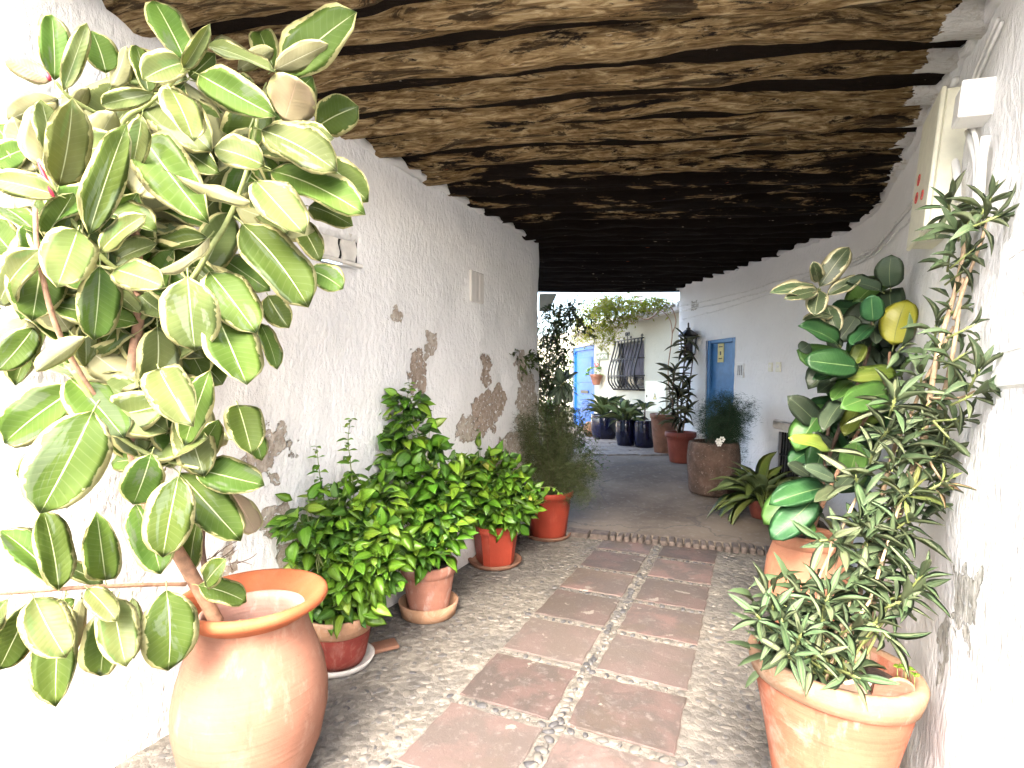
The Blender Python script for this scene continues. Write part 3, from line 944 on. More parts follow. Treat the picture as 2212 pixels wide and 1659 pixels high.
# ---- ceiling of logs, with an unseen storey added above to block light
CEIL = thing('log_ceiling', 'low ceiling of close-set weathered dark logs over the passage', 'ceiling', (.6, 4.5, 2.83))
def xr_top(y): return (1.80 + .515 * (y - 1.97)) if y < 4.64 else 3.16 - .189 * (y - 4.64)
for i in range(-2, 27):
    yl, yr = 2.10 + .2333 * i + rnd.uniform(-.02, .02), 1.62 + .25 * i + rnd.uniform(-.02, .02)
    xl = XL(yl) - .12 if yl < 5.25 else -.25
    xr = xr_top(yr) + .07
    r0 = rnd.uniform(.078, .108) if i < 14 else rnd.uniform(.066, .086)
    npt = 72
    bow = (.085 if i < 6 else .05) * max(.1, 1 - i / 26) + rnd.uniform(-.02, .03)
    pts, rad = [], []
    tp = rnd.uniform(-.012, .012); zr = rnd.uniform(-.014, .008)
    for q in range(npt + 1):
        f = q / npt
        x = xr + (xl - xr) * f
        y = yr + (yl - yr) * f - bow * math.sin(math.pi * f) + .075 * nz(f * 3.0, i * 3.3, 0) + .022 * nz(f * 8.0, i * 5.3, 2)
        z = 2.825 + zr + r0 + .016 * nz(f * 3.2, i * 2.1, 5) + .010
        pts.append((x, y, z))
        rad.append(r0 + tp * (f - .5) + .009 * nz(f * 9, i * 1.7, 9) + (.03 * (f - .85) / .15 if f > .85 and i < 3 else 0))
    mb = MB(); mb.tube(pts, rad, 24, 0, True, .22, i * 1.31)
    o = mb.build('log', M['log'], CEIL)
    o['soot_shade'] = .33 + (.030 if i < 12 else .038) * max(0, i) + rnd.uniform(-.07, .07)  # soot plus painted shade: logs darken deeper into the passage
    o['paint'] = max(.06, .09 + .21 * (1 - (yr - 1.6) / 2.9)) if yr < 4.6 else .05
# ragged plaster daubed against the log ends
for (W_, s0, s1, par, m_) in ((LW, LW.hit(300, 400)[0], LW.hit(1150, 515)[0], WL, 'lw'), (RW, RW.hit(2140, 200)[0] - .25, RW.hit(1500, 700)[0], WR, 'rw')):
    mb = MB(); pts, rad = [], []
    n_ = int((s1 - s0) / .03)
    for q in range(n_ + 1):
        s = s0 + (s1 - s0) * q / n_
        p = W_.pt(s, 2.86) + W_.nrm(s) * (.002 + .016 * nz(s * 7, 2, 0))
        pts.append(p + Vector((0, 0, .026 * nz(s * 9, 0, 3) + .014 * nz(s * 24, 1, 3)))); rad.append(.032 + .018 * nz(s * 12, 5, 1) + .012 * nz(s * 33, 5, 1))
    mb.tube(pts, rad, 9, 0, True, .5, 2.0)
    mb.build('plaster_daub', M[m_], par)
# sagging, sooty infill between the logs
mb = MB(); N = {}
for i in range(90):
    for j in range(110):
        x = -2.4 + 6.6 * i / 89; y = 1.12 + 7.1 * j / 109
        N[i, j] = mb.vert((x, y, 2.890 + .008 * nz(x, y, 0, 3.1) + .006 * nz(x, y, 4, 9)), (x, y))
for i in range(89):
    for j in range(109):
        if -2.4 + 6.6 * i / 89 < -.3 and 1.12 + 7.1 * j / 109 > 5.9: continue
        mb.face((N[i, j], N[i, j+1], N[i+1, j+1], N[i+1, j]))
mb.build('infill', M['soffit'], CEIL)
# boards above the logs and an unseen storey added to keep sky light out
mb = MB()
poly = [(-4.6, 1.52), (-2.0, 1.60), (1.35, 1.02), (4.6, .7), (4.6, 8.22), (-.30, 8.22), (-.30, 6.0), (-4.6, 7.6)]  # notch beside the lane left open to let sky light in
for z in (3.0, 5.6):
    for (x, y) in poly: mb.vert((x, y, z), (x, z))
NP_ = len(poly)
mb.face(list(range(NP_))[::-1], 1)
mb.face(list(range(NP_, 2 * NP_)), 0)
for k in range(NP_):
    k2 = (k + 1) % NP_
    mb.face((k, k2, k2 + NP_, k + NP_), 0)
mb.build('added_storey_blocker', [m_plaster('storey_blocker_whitewash'), M['soffit']], CEIL, False)
# end beam over the courtyard mouth
mb = MB(); mb.tube([(2.75, 8.20, 2.92), (1.2, 8.22, 2.915), (-.3, 8.18, 2.93)], [.10, .105, .10], 14, 0, True, .12, 4)
o = mb.build('log', M['log'], CEIL); o['soot_shade'] = .95; o['paint'] = 0.0  # near-black end: soot and the far end's shade in one value

# ---- courtyard house: cream wall, door, window, tiled eave
FW = Wall([(3.2, 7.85), (3.08, 8.3), (2.62, 10.0), (1.85, 12.87), (.6, 17.5), (0, 19.7)], None, 1, smooth=0)
fdA, fdB = FW.hit(1284, 835), FW.hit(1237, 835)
fz_door = (FW.hit(1260, 924)[1], FW.hit(1260, 748)[1])
fwA, fwB = FW.hit(1391, 785), FW.hit(1336, 785)
fw_z = (FW.hit(1363, 838)[1], FW.hit(1363, 738)[1])
HOUSE = thing('cream_house', 'low cream courtyard house with blue door, barred window and scalloped tile eave', 'house', (2.3, 11.2, .3))
fopen = [(fdA[0], fdB[0], max(.28, fz_door[0]), fz_door[1]), (fwA[0], fwB[0], fw_z[0], fw_z[1])]
EAVE = 2.66
FW.mesh('wall', M['cream_wall'], .2, EAVE, .12, fopen, .010, HOUSE, s1=FW.hit(1225, 835)[0] + .3)
def boxf(mb, F, x, y, z, sx, sy, sz, m=0, bev=.0, rz=0):
    """box in a wall frame: x right, y up, z out"""
    r3 = F.to_3x3()
    if rz: r3 = r3 @ Matrix.Rotation(rz, 3, 'Z')
    mb.box(F @ Vector((x, y, z)), (sx, sy, sz), r3, m, bev)
# blue courtyard door
sm = (fopen[0][0] + fopen[0][1]) / 2; zm = (fopen[0][2] + fopen[0][3]) / 2
F = FW.frame(sm, zm, -.075); dw = fopen[0][1] - fopen[0][0]; dh = fopen[0][3] - fopen[0][2]
mb = MB(); boxf(mb, F, 0, 0, 0, dw, dh, .03, 0, .003)
D1 = mb.build('door', M['blue_bright'], HOUSE, False)
mb = MB()
for sx in (-1, 1): boxf(mb, F, sx * (dw / 2 - .045), 0, .028, .09, dh, .035, 0, .004)
boxf(mb, F, 0, dh / 2 - .05, .0285, dw - .19, .10, .034, 0, .004)
mb.build('door_frame', M['blue_bright'], D1, False)
mb = MB(); boxf(mb, F, -.02, -.12, .024, dw * .34, .07, .02, 0, .003)
mb.build('letter_slot', M['iron'], D1, False)
for (py_, ph_) in ((.42, .62), (-.55, .55)):
    mb = MB(); boxf(mb, F, 0, py_, .019, dw * .62, ph_, .014, 0, .005)
    mb.build('panel', M['blue_bright'], D1, False)
# window with curtain, frame and bellied iron grille
sm = (fopen[1][0] + fopen[1][1]) / 2; zm = (fopen[1][2] + fopen[1][3]) / 2
F = FW.frame(sm, zm, 0); ww = fopen[1][1] - fopen[1][0]; wh = fopen[1][3] - fopen[1][2]
mb = MB(); boxf(mb, F, 0, 0, -.115, ww, wh, .01)
WIN = mb.build('window', M['glass'], HOUSE, False)
mb = MB()
for sx in (-1, 1): boxf(mb, F, sx * (ww / 2 - .025), 0, -.095, .05, wh, .04)
for sy in (-1, 1): boxf(mb, F, 0, sy * (wh / 2 - .025), -.094, ww - .10, .05, .04)
boxf(mb, F, 0, 0, -.096, .035, wh - .1, .03)
mb.build('frame', M['iron'], WIN, False)
mb = MB()
nf = 26
for q in range(nf):      # hanging curtain with folds behind the bars
    x0 = -ww * .44 + ww * .88 * q / nf; x1 = -ww * .44 + ww * .88 * (q + 1) / nf
    za, zb = -.088 + .012 * math.sin(q * 1.9), -.088 + .012 * math.sin((q + 1) * 1.9)
    ids = [mb.vert(F @ Vector((x0, -wh * .25, za))), mb.vert(F @ Vector((x1, -wh * .25, zb))), mb.vert(F @ Vector((x1, wh * .45, zb))), mb.vert(F @ Vector((x0, wh * .45, za)))]
    mb.face(ids)
mb.build('curtain', M['curtain'], WIN)
GR = thing('window_grille', 'black wrought iron belly grille over the courtyard house window', 'grille', tuple(F @ Vector((0, -wh / 2, .1))))
def belly(y):      # profile: flat at the top, swelling out towards the sill
    t = (wh * .54 - y) / (wh * 1.08)
    return 0.06 + .17 * max(0, math.sin(math.pi * min(1, t ** 1.5) * .80)) * (1 if t < .86 else max(.35, 1 - (t - .86) * 4))
gw, gh = ww * 1.04, wh * 1.08
nb = 9
for q in range(nb):
    x = -gw / 2 + gw * q / (nb - 1)
    pts = [F @ Vector((x, gh / 2 - gh * k / 16, belly(gh / 2 - gh * k / 16))) for k in range(17)]
    pts.append(F @ Vector((x, -gh / 2, .0)))
    mb = MB(); mb.tube(pts, .012 if q not in (0, nb - 1) else .017, 6)
    mb.build('bar', M['iron'], GR)
for y in (gh / 2, .12, -gh * .22, -gh / 2 + .02):
    mb = MB()
    pts = [F @ Vector((-gw / 2, y, .0)), F @ Vector((-gw / 2, y, belly(y))), F @ Vector((gw / 2, y, belly(y))), F @ Vector((gw / 2, y, .0))]
    mb.tube(pts, .011, 6); mb.build('crossbar', M['iron'], GR)
def scroll(c, r, turns, dirn, z):
    return [F @ Vector((c[0] + dirn * r * (1 - t / 14 * .75) * math.cos(t / 14 * turns * 6.28), c[1] + r * (1 - t / 14 * .75) * math.sin(t / 14 * turns * 6.28), z)) for t in range(15)]
for (cx_, cy_, r_, d_) in ((-.055, gh / 2 + .11, .05, 1), (.055, gh / 2 + .11, .05, -1), (-gw / 2 - .03, gh / 2 + .03, .045, -1), (gw / 2 + .03, gh / 2 + .03, .045, 1), (-.15, gh / 2 + .035, .03, 1), (.15, gh / 2 + .035, .03, -1)):
    mb = MB(); mb.tube(scroll((cx_, cy_), r_, 1.4, d_, .07), .008, 5); mb.build('scroll', M['iron'], GR)
for q in range(nb - 1):
    for (yy, d_) in ((.12, 1), (-gh * .22, -1), (-gh * .36, 1)):
        x = -gw / 2 + gw * (q + .5) / (nb - 1)
        mb = MB(); mb.tube(scroll((x, yy - .045), .035, 1.3, d_ * (1 if q % 2 else -1), belly(yy) + .004), .005, 4); mb.build('scroll', M['iron'], GR)
mb = MB(); mb.tube([F @ Vector((0, gh / 2, .07)), F @ Vector((0, gh / 2 + .15, .07))], .008, 6); mb.build('finial', M['iron'], GR)
# meter cupboard door with warning triangle
hA, hB = FW.hit(1441, 855), FW.hit(1396, 855)
sm = (hA[0] + hB[0]) / 2
zz = (FW.hit(1418, 890)[1], FW.hit(1418, 823)[1])
F = FW.frame(sm, sum(zz) / 2, .0); pw, ph_ = hB[0] - hA[0], zz[1] - zz[0]
MP = thing('meter_cupboard', 'cream meter cupboard door with warning triangle beside the barred window', 'cupboard', tuple(F.translation))
mb = MB(); boxf(mb, F, 0, 0, .012, pw, ph_, .03, 0, .004); mb.build('panel', M['cream_plastic'], MP, False)
mb = MB()
t_ = [mb.vert(F @ Vector((x, y, .0295))) for x, y in ((-.055, -.05), (.055, -.05), (0, .06))]; mb.face(t_)
mb.build('warning_triangle', M['paper'], MP, False)
mb = MB()
t_ = [mb.vert(F @ Vector((x, y, .0305))) for x, y in ((.008, .03), (-.016, -.005), (-.001, -.005), (-.01, -.04), (.016, .004), (.002, .004))]; mb.face(t_)
for e in (((-.055, -.05), (.055, -.05)), ((.055, -.05), (0, .06)), ((0, .06), (-.055, -.05))):
    mb.tube([F @ Vector((e[0][0], e[0][1], .030)), F @ Vector((e[1][0], e[1][1], .030))], .0035, 4)
mb.build('bolt_symbol', M['ink'], MP, False)
mb = MB(); boxf(mb, F, -pw / 2 + .07, -.0, .031, .03, .05, .012, 0, .003); mb.build('lock', M['iron'], MP, False)
# plaque with the name of the house, number plate
def text_mesh(body, size, F, off, mat, parent, name='lettering', align='CENTER'):
    cu = bpy.data.curves.new('lettering', 'FONT'); cu.body = body; cu.size = size; cu.extrude = .001
    cu.align_x = align; cu.align_y = 'CENTER'
    ob = bpy.data.objects.new('lettering_tmp', cu)
    COL.objects.link(ob)
    dg = bpy.context.evaluated_depsgraph_get()
    me = bpy.data.meshes.new_from_object(ob.evaluated_get(dg))
    bpy.data.objects.remove(ob)
    me.materials.clear(); me.materials.append(mat)
    return link(name, me, parent, F @ Matrix.Translation(off))
h = FW.hit(1302, 770); F = FW.frame(h[0], h[1], .0)
PL = thing('name_plaque', 'dark green plaque of pale letters above the house number', 'plaque', tuple(F.translation))
mb = MB(); boxf(mb, F, 0, 0, .012, .62, .15, .03, 0, .004); mb.build('board', M['plaque'], PL, False)
mb = MB()       # worn raised strokes: the letters are too far off to read
rg = random.Random(5)
for q in range(9):
    x = -.24 + q * .06
    for s_ in range(3):
        boxf(mb, F, x + rg.uniform(-.012, .012), rg.uniform(-.02, .02), .029, rg.choice((.008, .03)), rg.choice((.06, .009)), .004)
mb.build('lettering', M['letter_white'], PL, False)
h = FW.hit(1291, 787); F = FW.frame(h[0], h[1], .0)
NP = thing('number_plate', 'small dark plate with the house number 31 beside the bright blue door', 'sign', tuple(F.translation))
mb = MB(); boxf(mb, F, 0, 0, .01, .24, .17, .02, 0, .004); mb.build('plate', M['plaque'], NP, False)
text_mesh('31', .17, F, (0, 0, .0215), M['letter_white'], NP)
# eave tiles: scalloped whitewashed half pipes along the wall head and roof above
rs0, rs1 = FW.hit(1462, 690)[0] - .8, FW.hit(1236, 690)[0] - .25
ROOF = MB()
for k in range(2):
    pass
n_t = int((rs1 - rs0) / .20)
mt = []
for q in range(n_t):
    s = rs0 + .20 * q
    F = FW.frame(s, EAVE, 0)
    mb = MB(); rr = .105
    a0 = []
    for e, (zo, yo) in enumerate(((.20, -.01), (-.35, .16))):
        row = []
        for k in range(9):
            an = math.pi * k / 8
            for rad in (rr, rr - .022):
                row.append(mb.vert(F @ Vector((math.cos(an) * rad * (1 if e == 0 else .86), yo + math.sin(an) * rad, zo))))
        a0.append(row)
    for k in range(8):
        mb.face((a0[0][2*k], a0[0][2*k+2], a0[1][2*k+2], a0[1][2*k])); mb.face((a0[0][2*k+1], a0[1][2*k+1], a0[1][2*k+3], a0[0][2*k+3]))
        mb.face((a0[0][2*k], a0[0][2*k+1], a0[0][2*k+3], a0[0][2*k+2]))
    mb.build('roof_tile', M['roof_white'], HOUSE)
mb = MB()
for (s, dz) in ((rs0 - .3, 0), (rs1 + .2, 0)):
    F = FW.frame(s, EAVE, 0)
    for (zo, yo) in ((.17, -.035), (.17, .03), (-2.4, .75), (-2.4, -.03)):
        mb.vert(F @ Vector((0, yo, zo)))
for k in range(4): mb.face((k, (k + 1) % 4, 4 + (k + 1) % 4, 4 + k))
mb.face((0, 1, 2, 3)); mb.face((7, 6, 5, 4))
mb.build('roof', M['roof_white'], HOUSE, False)
# low garden wall left of the door and the wall that closes the court
GW = Wall([(FW.pt(fdB[0] + .25, 1).x, FW.pt(fdB[0] + .25, 1).y), (.95, 15.6), (-.4, 16.4), (-3.5, 17.2)], None, 1, smooth=0)
w_ = thing('garden_wall', 'cream garden wall with leafy top beyond the bright blue door', 'wall', (.5, 15.9, .2))
GW.mesh('wall', M['cream_wall'], .2, 2.75, .2, (), .02, w_)
CW = Wall([(-.12, 8.6), (-.10, 8.30), (.10, 8.24), (.36, 8.34), (.40, 8.6), (.38, 8.9)], None, -1, smooth=0)
w_ = thing('courtyard_side_wall', 'shaded white pier behind the dark creeper at the courtyard mouth', 'wall', (.3, 9, .2))
CW.mesh('wall', M['cream_wall'], .1, 2.72, .12, (), .012, w_)
# plaster corbel under the last beam
mb = MB()
pr = [(1166, 634), (1204, 634), (1199, 645), (1193, 655), (1188, 668), (1166, 668)]
for dd in (8.05, 8.33):
    for (u, v) in pr:
        p = P(u, v, 8.05); mb.vert((p.x, dd, p.z), (p.x, p.z))
mb.face((5, 4, 3, 2, 1, 0)); mb.face((6, 7, 8, 9, 10, 11))
for k in range(6): mb.face((k, (k + 1) % 6, (k + 1) % 6 + 6, k + 6))
tag(mb.build('plaster_corbel', M['cream_wall'], None, False), 'grey stepped plaster corbel under the far beam end', 'corbel')

# ------------------------------------------------------------------ fittings on the walls
sm = (vent_open[0] + vent_open[1]) / 2
F = LW.frame(sm, zc, 0); vw, vh = vent_open[1] - vent_open[0], vent_open[3] - vent_open[2]
VB = thing('vent_block', 'white pierced vent block set in the peeling wall', 'vent', tuple(F.translation))
mb = MB(); boxf(mb, F, 0, 0, -.024, vw, vh, .012); mb.build('back', M['black'], VB, False)
segs = [(-.5, -.06), (.02, .43)]
for (a, b) in segs:       # upright slats with wavy edges, dark slits between
    mb = MB(); n_ = 8; rows = []
    for k in range(n_ + 1):
        y = -vh / 2 + .006 + (vh - .012) * k / n_
        w0 = .008 * math.sin(k * 1.1 + a * 9) * (0 if a <= -.5 else 1); w1 = .008 * math.sin(k * 1.1 + b * 9 + .4) * (0 if b >= .5 else 1)
        rows.append([mb.vert(F @ Vector((vw * a + w0, y, z))) for z in (-.013, -.004)] + [mb.vert(F @ Vector((vw * b + w1, y, z))) for z in (-.004, -.013)])
    for k in range(n_):
        for q in range(4): mb.face((rows[k][q], rows[k][(q+1) % 4], rows[k+1][(q+1) % 4], rows[k+1][q]))
    mb.face(rows[0]); mb.face(rows[-1][::-1])
    mb.build('slat', M['roof_white'], VB, False)
mb = MB()
boxf(mb, F, 0, -vh / 2 - .012, .004, vw + .03, .02, .03, 0, .004); mb.build('sill', M['roof_white'], VB, False)
h = LW.hit(1029, 621); F = LW.frame(h[0], h[1], 0)
CP = thing('wall_hatch', 'small whitewashed hatch cover on the peeling wall near its corner', 'hatch', tuple(F.translation))
mb = MB(); boxf(mb, F, 0, 0, .0, .20, .25, .03, 0, .006); mb.build('cover', M['lw'], CP, False)
mb = MB(); boxf(mb, F, .03, 0, .0155, .005, .20, .004); mb.build('seam', M['lw'], CP, False)

# blue door in the lane wall
sm = (door2[0] + door2[1]) / 2; zm = (door2[2] + door2[3]) / 2
F = RW.frame(sm, zm, -.05); dw, dh = door2[1] - door2[0], door2[3] - door2[2]
D2 = thing('blue_door', 'dull blue plank door with a yellow notice in the lane wall', 'door', tuple(RW.pt(sm, door2[2])))
mb = MB(); boxf(mb, F, 0, 0, -.02, dw, dh, .03, 0, .003); mb.build('leaf_panel', M['blue_dull'], D2, False)
for sx in (-1, 1):
    mb = MB(); boxf(mb, F, sx * (dw / 2 - .035), 0, .012, .07, dh, .05, 0, .004); mb.build('jamb', M['blue_dull'], D2, False)
mb = MB(); boxf(mb, F, 0, dh / 2 - .04, .0125, dw - .15, .08, .049, 0, .004); mb.build('lintel', M['blue_dull'], D2, False)
for k in range(2):
    mb = MB(); boxf(mb, F, (k - .5) * .16, -.35, .0, .012, dh * .55, .014); mb.build('bead', M['blue_dull'], D2, False)
ztop_ = RW.hit(1551, 762)[1]
mb = MB(); boxf(mb, F, -.06, ztop_ - zm, .001, .14, .25, .006); nt = mb.build('notice', M['paper'], D2, False)
mb = MB()
boxf(mb, F, -.06, ztop_ - zm - .005, .0055, .03, .05, .002); boxf(mb, F, -.06, ztop_ - zm + .08, .0055, .09, .014, .002); boxf(mb, F, -.06, ztop_ - zm - .075, .0055, .08, .012, .002)
mb.build('print', M['ink'], nt, False)
mb = MB(); p0 = F @ Vector((.14, -.15, .02)); mb.lathe([(0, 0), (.014, 0), (.014, .03), (.024, .04), (.024, .055), (0, .06)], 12)
link('door_knob', mb.mesh('door_knob', M['iron']), D2, F @ Matrix.Translation((.18, -.1, -.005)))

# iron grate low in the wall
sm = (grate[0] + grate[1]) / 2; zm = (grate[2] + grate[3]) / 2
F = RW.frame(sm, zm, 0); gw_, gh_ = grate[1] - grate[0], grate[3] - grate[2]
GT = thing('floor_grate', 'dark iron bar grate low in the white wall near the jar', 'grate', tuple(RW.pt(sm, grate[2])))
mb = MB(); boxf(mb, F, 0, 0, -.11, gw_, gh_, .01); mb.build('back', M['black'], GT, False)
for k in range(9):
    mb = MB(); boxf(mb, F, -gw_ / 2 + gw_ * (k + .5) / 9, 0, -.03, .018, gh_, .012); mb.build('bar', M['iron'], GT, False)
for yy in (-.02, gh_ / 2 - .012, -gh_ / 2 + .012):
    mb = MB(); boxf(mb, F, 0, yy, -.022, gw_, .02, .010); mb.build('crossbar', M['iron'], GT, False)
# plastered lintel above the grate
mb = MB(); boxf(mb, F, 0, gh_ / 2 + .055, .015, gw_ + .16, .10, .05, 0, .02); mb.build('lintel', M['roof_white'], GT)

# two small beige plates and a slotted cover
for (u, v, lab, w, hh) in ((1666, 793, 'small beige bell plate nearer the blue lane door', .065, .10), (1683, 793, 'small beige bell plate nearer the green rubber plant', .075, .11)):
    h = RW.hit(u, v); F = RW.frame(h[0], h[1], 0)
    t = thing('bell_plate', lab, 'plate', tuple(F.translation), 'bell plates on the lane wall')
    mb = MB(); boxf(mb, F, 0, 0, .008, w, hh, .02, 0, .004); mb.build('plate', M['cream_plastic'], t, False)
    mb = MB(); boxf(mb, F, 0, .01, .019, w * .4, hh * .3, .006, 0, .002); mb.build('button', M['cable'], t, False)
h = RW.hit(1601, 800); F = RW.frame(h[0], h[1], 0)
t = thing('slotted_cover', 'small slotted metal cover beside the dull blue door', 'cover', tuple(F.translation))
mb = MB(); boxf(mb, F, 0, 0, .008, .14, .17, .02, 0, .003); mb.build('plate', M['cable'], t, False)
for k in range(3):
    mb = MB(); boxf(mb, F, (k - 1) * .035, 0, .0185, .012, .12, .004); mb.build('slot', M['ink'], t, False)

# cream meter box, near end facing the street
h = RW.hit(2093, 300); zt = RW.hit(2093, 205)[1]; zb = RW.hit(2093, 470)[1]
s_c = h[0] + .19
F = RW.frame(s_c, (zt + zb) / 2, 0)
EB = thing('meter_box', 'tall cream meter box with red warning circles on the bright wall', 'box', tuple(F.translation))
mb = MB(); boxf(mb, F, 0, 0, .042, .34, zt - zb, .09, 0, .006); mb.build('housing', M['cream_plastic'], EB, False)
mb = MB(); boxf(mb, F, 0, 0, .096, .352, zt - zb + .015, .018, 0, .005); cov = mb.build('cover', M['cream_plastic'], EB, False)
for (xx, yy, r_) in ((-.07, .0, .024), (-.07, -.08, .024), (.06, -.11, .02)):
    mb = MB()
    mb.tube([F @ Vector((xx + r_ * math.cos(a * .3142), yy + r_ * math.sin(a * .3142), .107)) for a in range(21)], .002, 5, 0, False)
    mb.tube([F @ Vector((xx - r_ * .68, yy + r_ * .68, .107)), F @ Vector((xx + r_ * .68, yy - r_ * .68, .107))], .0018, 5)
    sg = mb.build('prohibition_sign', M['red_sign'], cov)
    mb = MB(); boxf(mb, F, xx, yy, .1065, r_ * .8, r_ * .9, .003); mb.build('pictogram', M['ink'], sg, False)
h = RW.hit(2146, 215); y_ = RW.pt(*h).y
F = RW.frame(h[0] + .03, h[1], 0)
JB = thing('junction_box', 'white square junction box with round knockout above the conduits', 'box', tuple(F.translation))
mb = MB(); boxf(mb, F, 0, 0, .045, .10, .125, .10, 0, .006); mb.build('housing', M['white_plastic'], JB, False)
mb = MB(); boxf(mb, F, .055, 0, .047, .014, .132, .105, 0, .004); cv_ = mb.build('lid', M['white_plastic'], JB, False)
mb = MB(); mb.tube([F @ Vector((.0635, .02 * math.sin(a * .3142) + .005, .06 + .02 * math.cos(a * .3142))) for a in range(21)], .002, 4, 0, False); mb.build('knockout', M['cable'], cv_)

def wall_run(W, pts, off):
    out = []
    for (u, v) in pts:
        h = W.hit(u, v)
        p = W.pt(*h) + W.nrm(h[0]) * off
        out.append(p)
    # densify
    res = []
    for a, b in zip(out[:-1], out[1:]):
        n = max(2, int((b - a).length / .06))
        for k in range(n): res.append(a.lerp(b, k / n))
    res.append(out[-1])
    return res
conds = [([(2085, 165), (2073, 195), (2070, 260), (2078, 320), (2088, 368), (2092, 430)], .013, 'fat white conduit curving down past the junction box'),
         ([(2112, 280), (2122, 310), (2132, 345), (2134, 400), (2130, 440)], .010, 'white conduit slanting down from the junction box, nearest the meter box'),
         ([(2126, 278), (2132, 300), (2138, 330), (2136, 390)], .008, 'thin white conduit dropping straight from the junction box'),
         ([(2156, 290), (2147, 330), (2143, 380), (2140, 440)], .014, 'thick white conduit hugging the bright wall under the junction box')]
for (pts, r_, lab) in conds:
    pth = wall_run(RW, pts, .03)
    mb = MB(); mb.tube(pth, r_, 8)
    tag(mb.build('conduit', M['white_plastic']), lab, 'conduit', 'conduits under the junction box')
cabs = [([(2170, 40), (2128, 130), (2105, 185), (2090, 240)], .006, 'upper painted cable running from the roof to the junction box'),
        ([(2178, 48), (2136, 140), (2112, 190)], .006, 'second painted cable entering the junction box from above'),
        ([(2030, 372), (1995, 415), (1960, 458), (1925, 500), (1895, 535), (1840, 562), (1780, 580), (1700, 602), (1620, 628), (1540, 648), (1468, 662)], .006, 'highest cable sagging along the lane wall'),
        ([(2020, 398), (1985, 435), (1950, 474), (1915, 515), (1885, 548), (1820, 577), (1740, 600), (1650, 632), (1560, 655), (1470, 672)], .007, 'second cable from the top along the lane wall'),
        ([(2010, 430), (1975, 470), (1940, 505), (1900, 545), (1875, 560), (1810, 590), (1730, 612), (1640, 645), (1560, 668), (1475, 690)], .005, 'lowest cable along the lane wall')]
for (pts, r_, lab) in cabs:
    pth = wall_run(RW, pts, .016)
    pth = [p + Vector((0, 0, .010 * nz(i * .35, r_ * 900, 0))) for i, p in enumerate(pth)]
    mb = MB(); mb.tube(pth, r_, 6)
    ob = tag(mb.build('wall_cable', M['cable']), lab, 'cable', 'cables on the lane wall')
    for k in range(6, len(pth) - 4, 9):
        mb = MB(); p = pth[k]
        mb.tube([p + Vector((0, 0, r_ * 1.6)), p + (pth[k + 1] - p).cross(Vector((0, 0, 1))).normalized() * -r_ * 1.8, p - Vector((0, 0, r_ * 1.8))], .003, 5)
        mb.build('clip', M['white_plastic'], ob)
# hooks in the wall
for (u, v, lab) in ((2015, 497, 'white screw hook in the bright wall below the meter box'), (1872, 545, 'white screw hook at the bend of the lane wall')):
    h = RW.hit(u, v); F = RW.frame(h[0], h[1], 0)
    mb = MB(); mb.tube([F @ Vector((0, -.03, 0)), F @ Vector((0, -.03, .03))] + [F @ Vector((.016 * math.sin(a * .5), .016 - .016 * math.cos(a * .5) - .03, .03)) for a in range(10)], .003, 6)
    tag(mb.build('wall_hook', M['white_plastic']), lab, 'hook', 'screw hooks')
# white painted shutter at the picture's edge of the bright wall
h = RW.hit(2150, 690); z0_, z1_ = RW.hit(2165, 835)[1], RW.hit(2165, 520)[1]
s_r = h[0]
F = RW.frame(s_r - .30, (z0_ + z1_) / 2, 0); sh_ = z1_ - z0_
SH = thing('window_shutter', 'white painted panelled shutter on the bright wall beside the oleander', 'shutter', tuple(F.translation))
mb = MB(); boxf(mb, F, 0, 0, -.003, .60, sh_, .014, 0, .004); mb.build('board', M['white_paint'], SH, False)
for sx in (-1, 1):
    mb = MB(); boxf(mb, F, sx * .268, 0, .005, .06, sh_, .006, 0, .005); mb.build('stile', M['white_paint'], SH, False)
for yy in (-sh_ / 2 + .035, sh_ / 2 - .035):
    mb = MB(); boxf(mb, F, 0, yy, .0048, .47, .06, .0055, 0, .005); mb.build('rail', M['white_paint'], SH, False)
mb = MB(); boxf(mb, F, 0, 0, .0045, .40, sh_ - .20, .005, 0, .008); mb.build('panel', M['white_paint'], SH, False)
# iron lantern on the corner of the lane wall
lc = P(1487, 742, 7.55); lr = .085
LN = thing('wall_lantern', 'black iron lantern on the wall corner above the tall dark plant', 'lantern', tuple(lc))
for sx in (-1, 1):
    for sy in (-1, 1):
        mb = MB(); mb.tube([lc + Vector((sx * lr * .8, sy * lr * .8, -.16)), lc + Vector((sx * lr, sy * lr, .10))], .008, 5); mb.build('post', M['iron'], LN)
mb = MB(); mb.lathe([(0, .10), (.14, .10), (.15, .115), (.09, .16), (.05, .19), (.03, .2), (.03, .22), (.012, .23), (.012, .29), (0, .30)], 8, 0, lc); mb.build('cap', M['iron'], LN, False)
mb = MB(); mb.lathe([(0, -.19), (.06, -.18), (.10, -.16), (.10, -.15), (0, -.15)], 8, 0, lc); mb.build('base', M['iron'], LN, False)
mb = MB(); wp = RW.pt(*RW.hit(1487, 742)); mb.tube([lc + Vector((0, 0, -.17)), lc + Vector((.06, .1, -.26)), Vector((wp.x + .02, lc.y + .2, lc.z - .2))], .012, 6); mb.build('bracket', M['iron'], LN)
mb = MB(); mb.lathe([(0, -.14), (.055, -.14), (.07, .09), (0, .09)], 8, 0, lc); mb.build('glass', M['curtain'], LN, False)

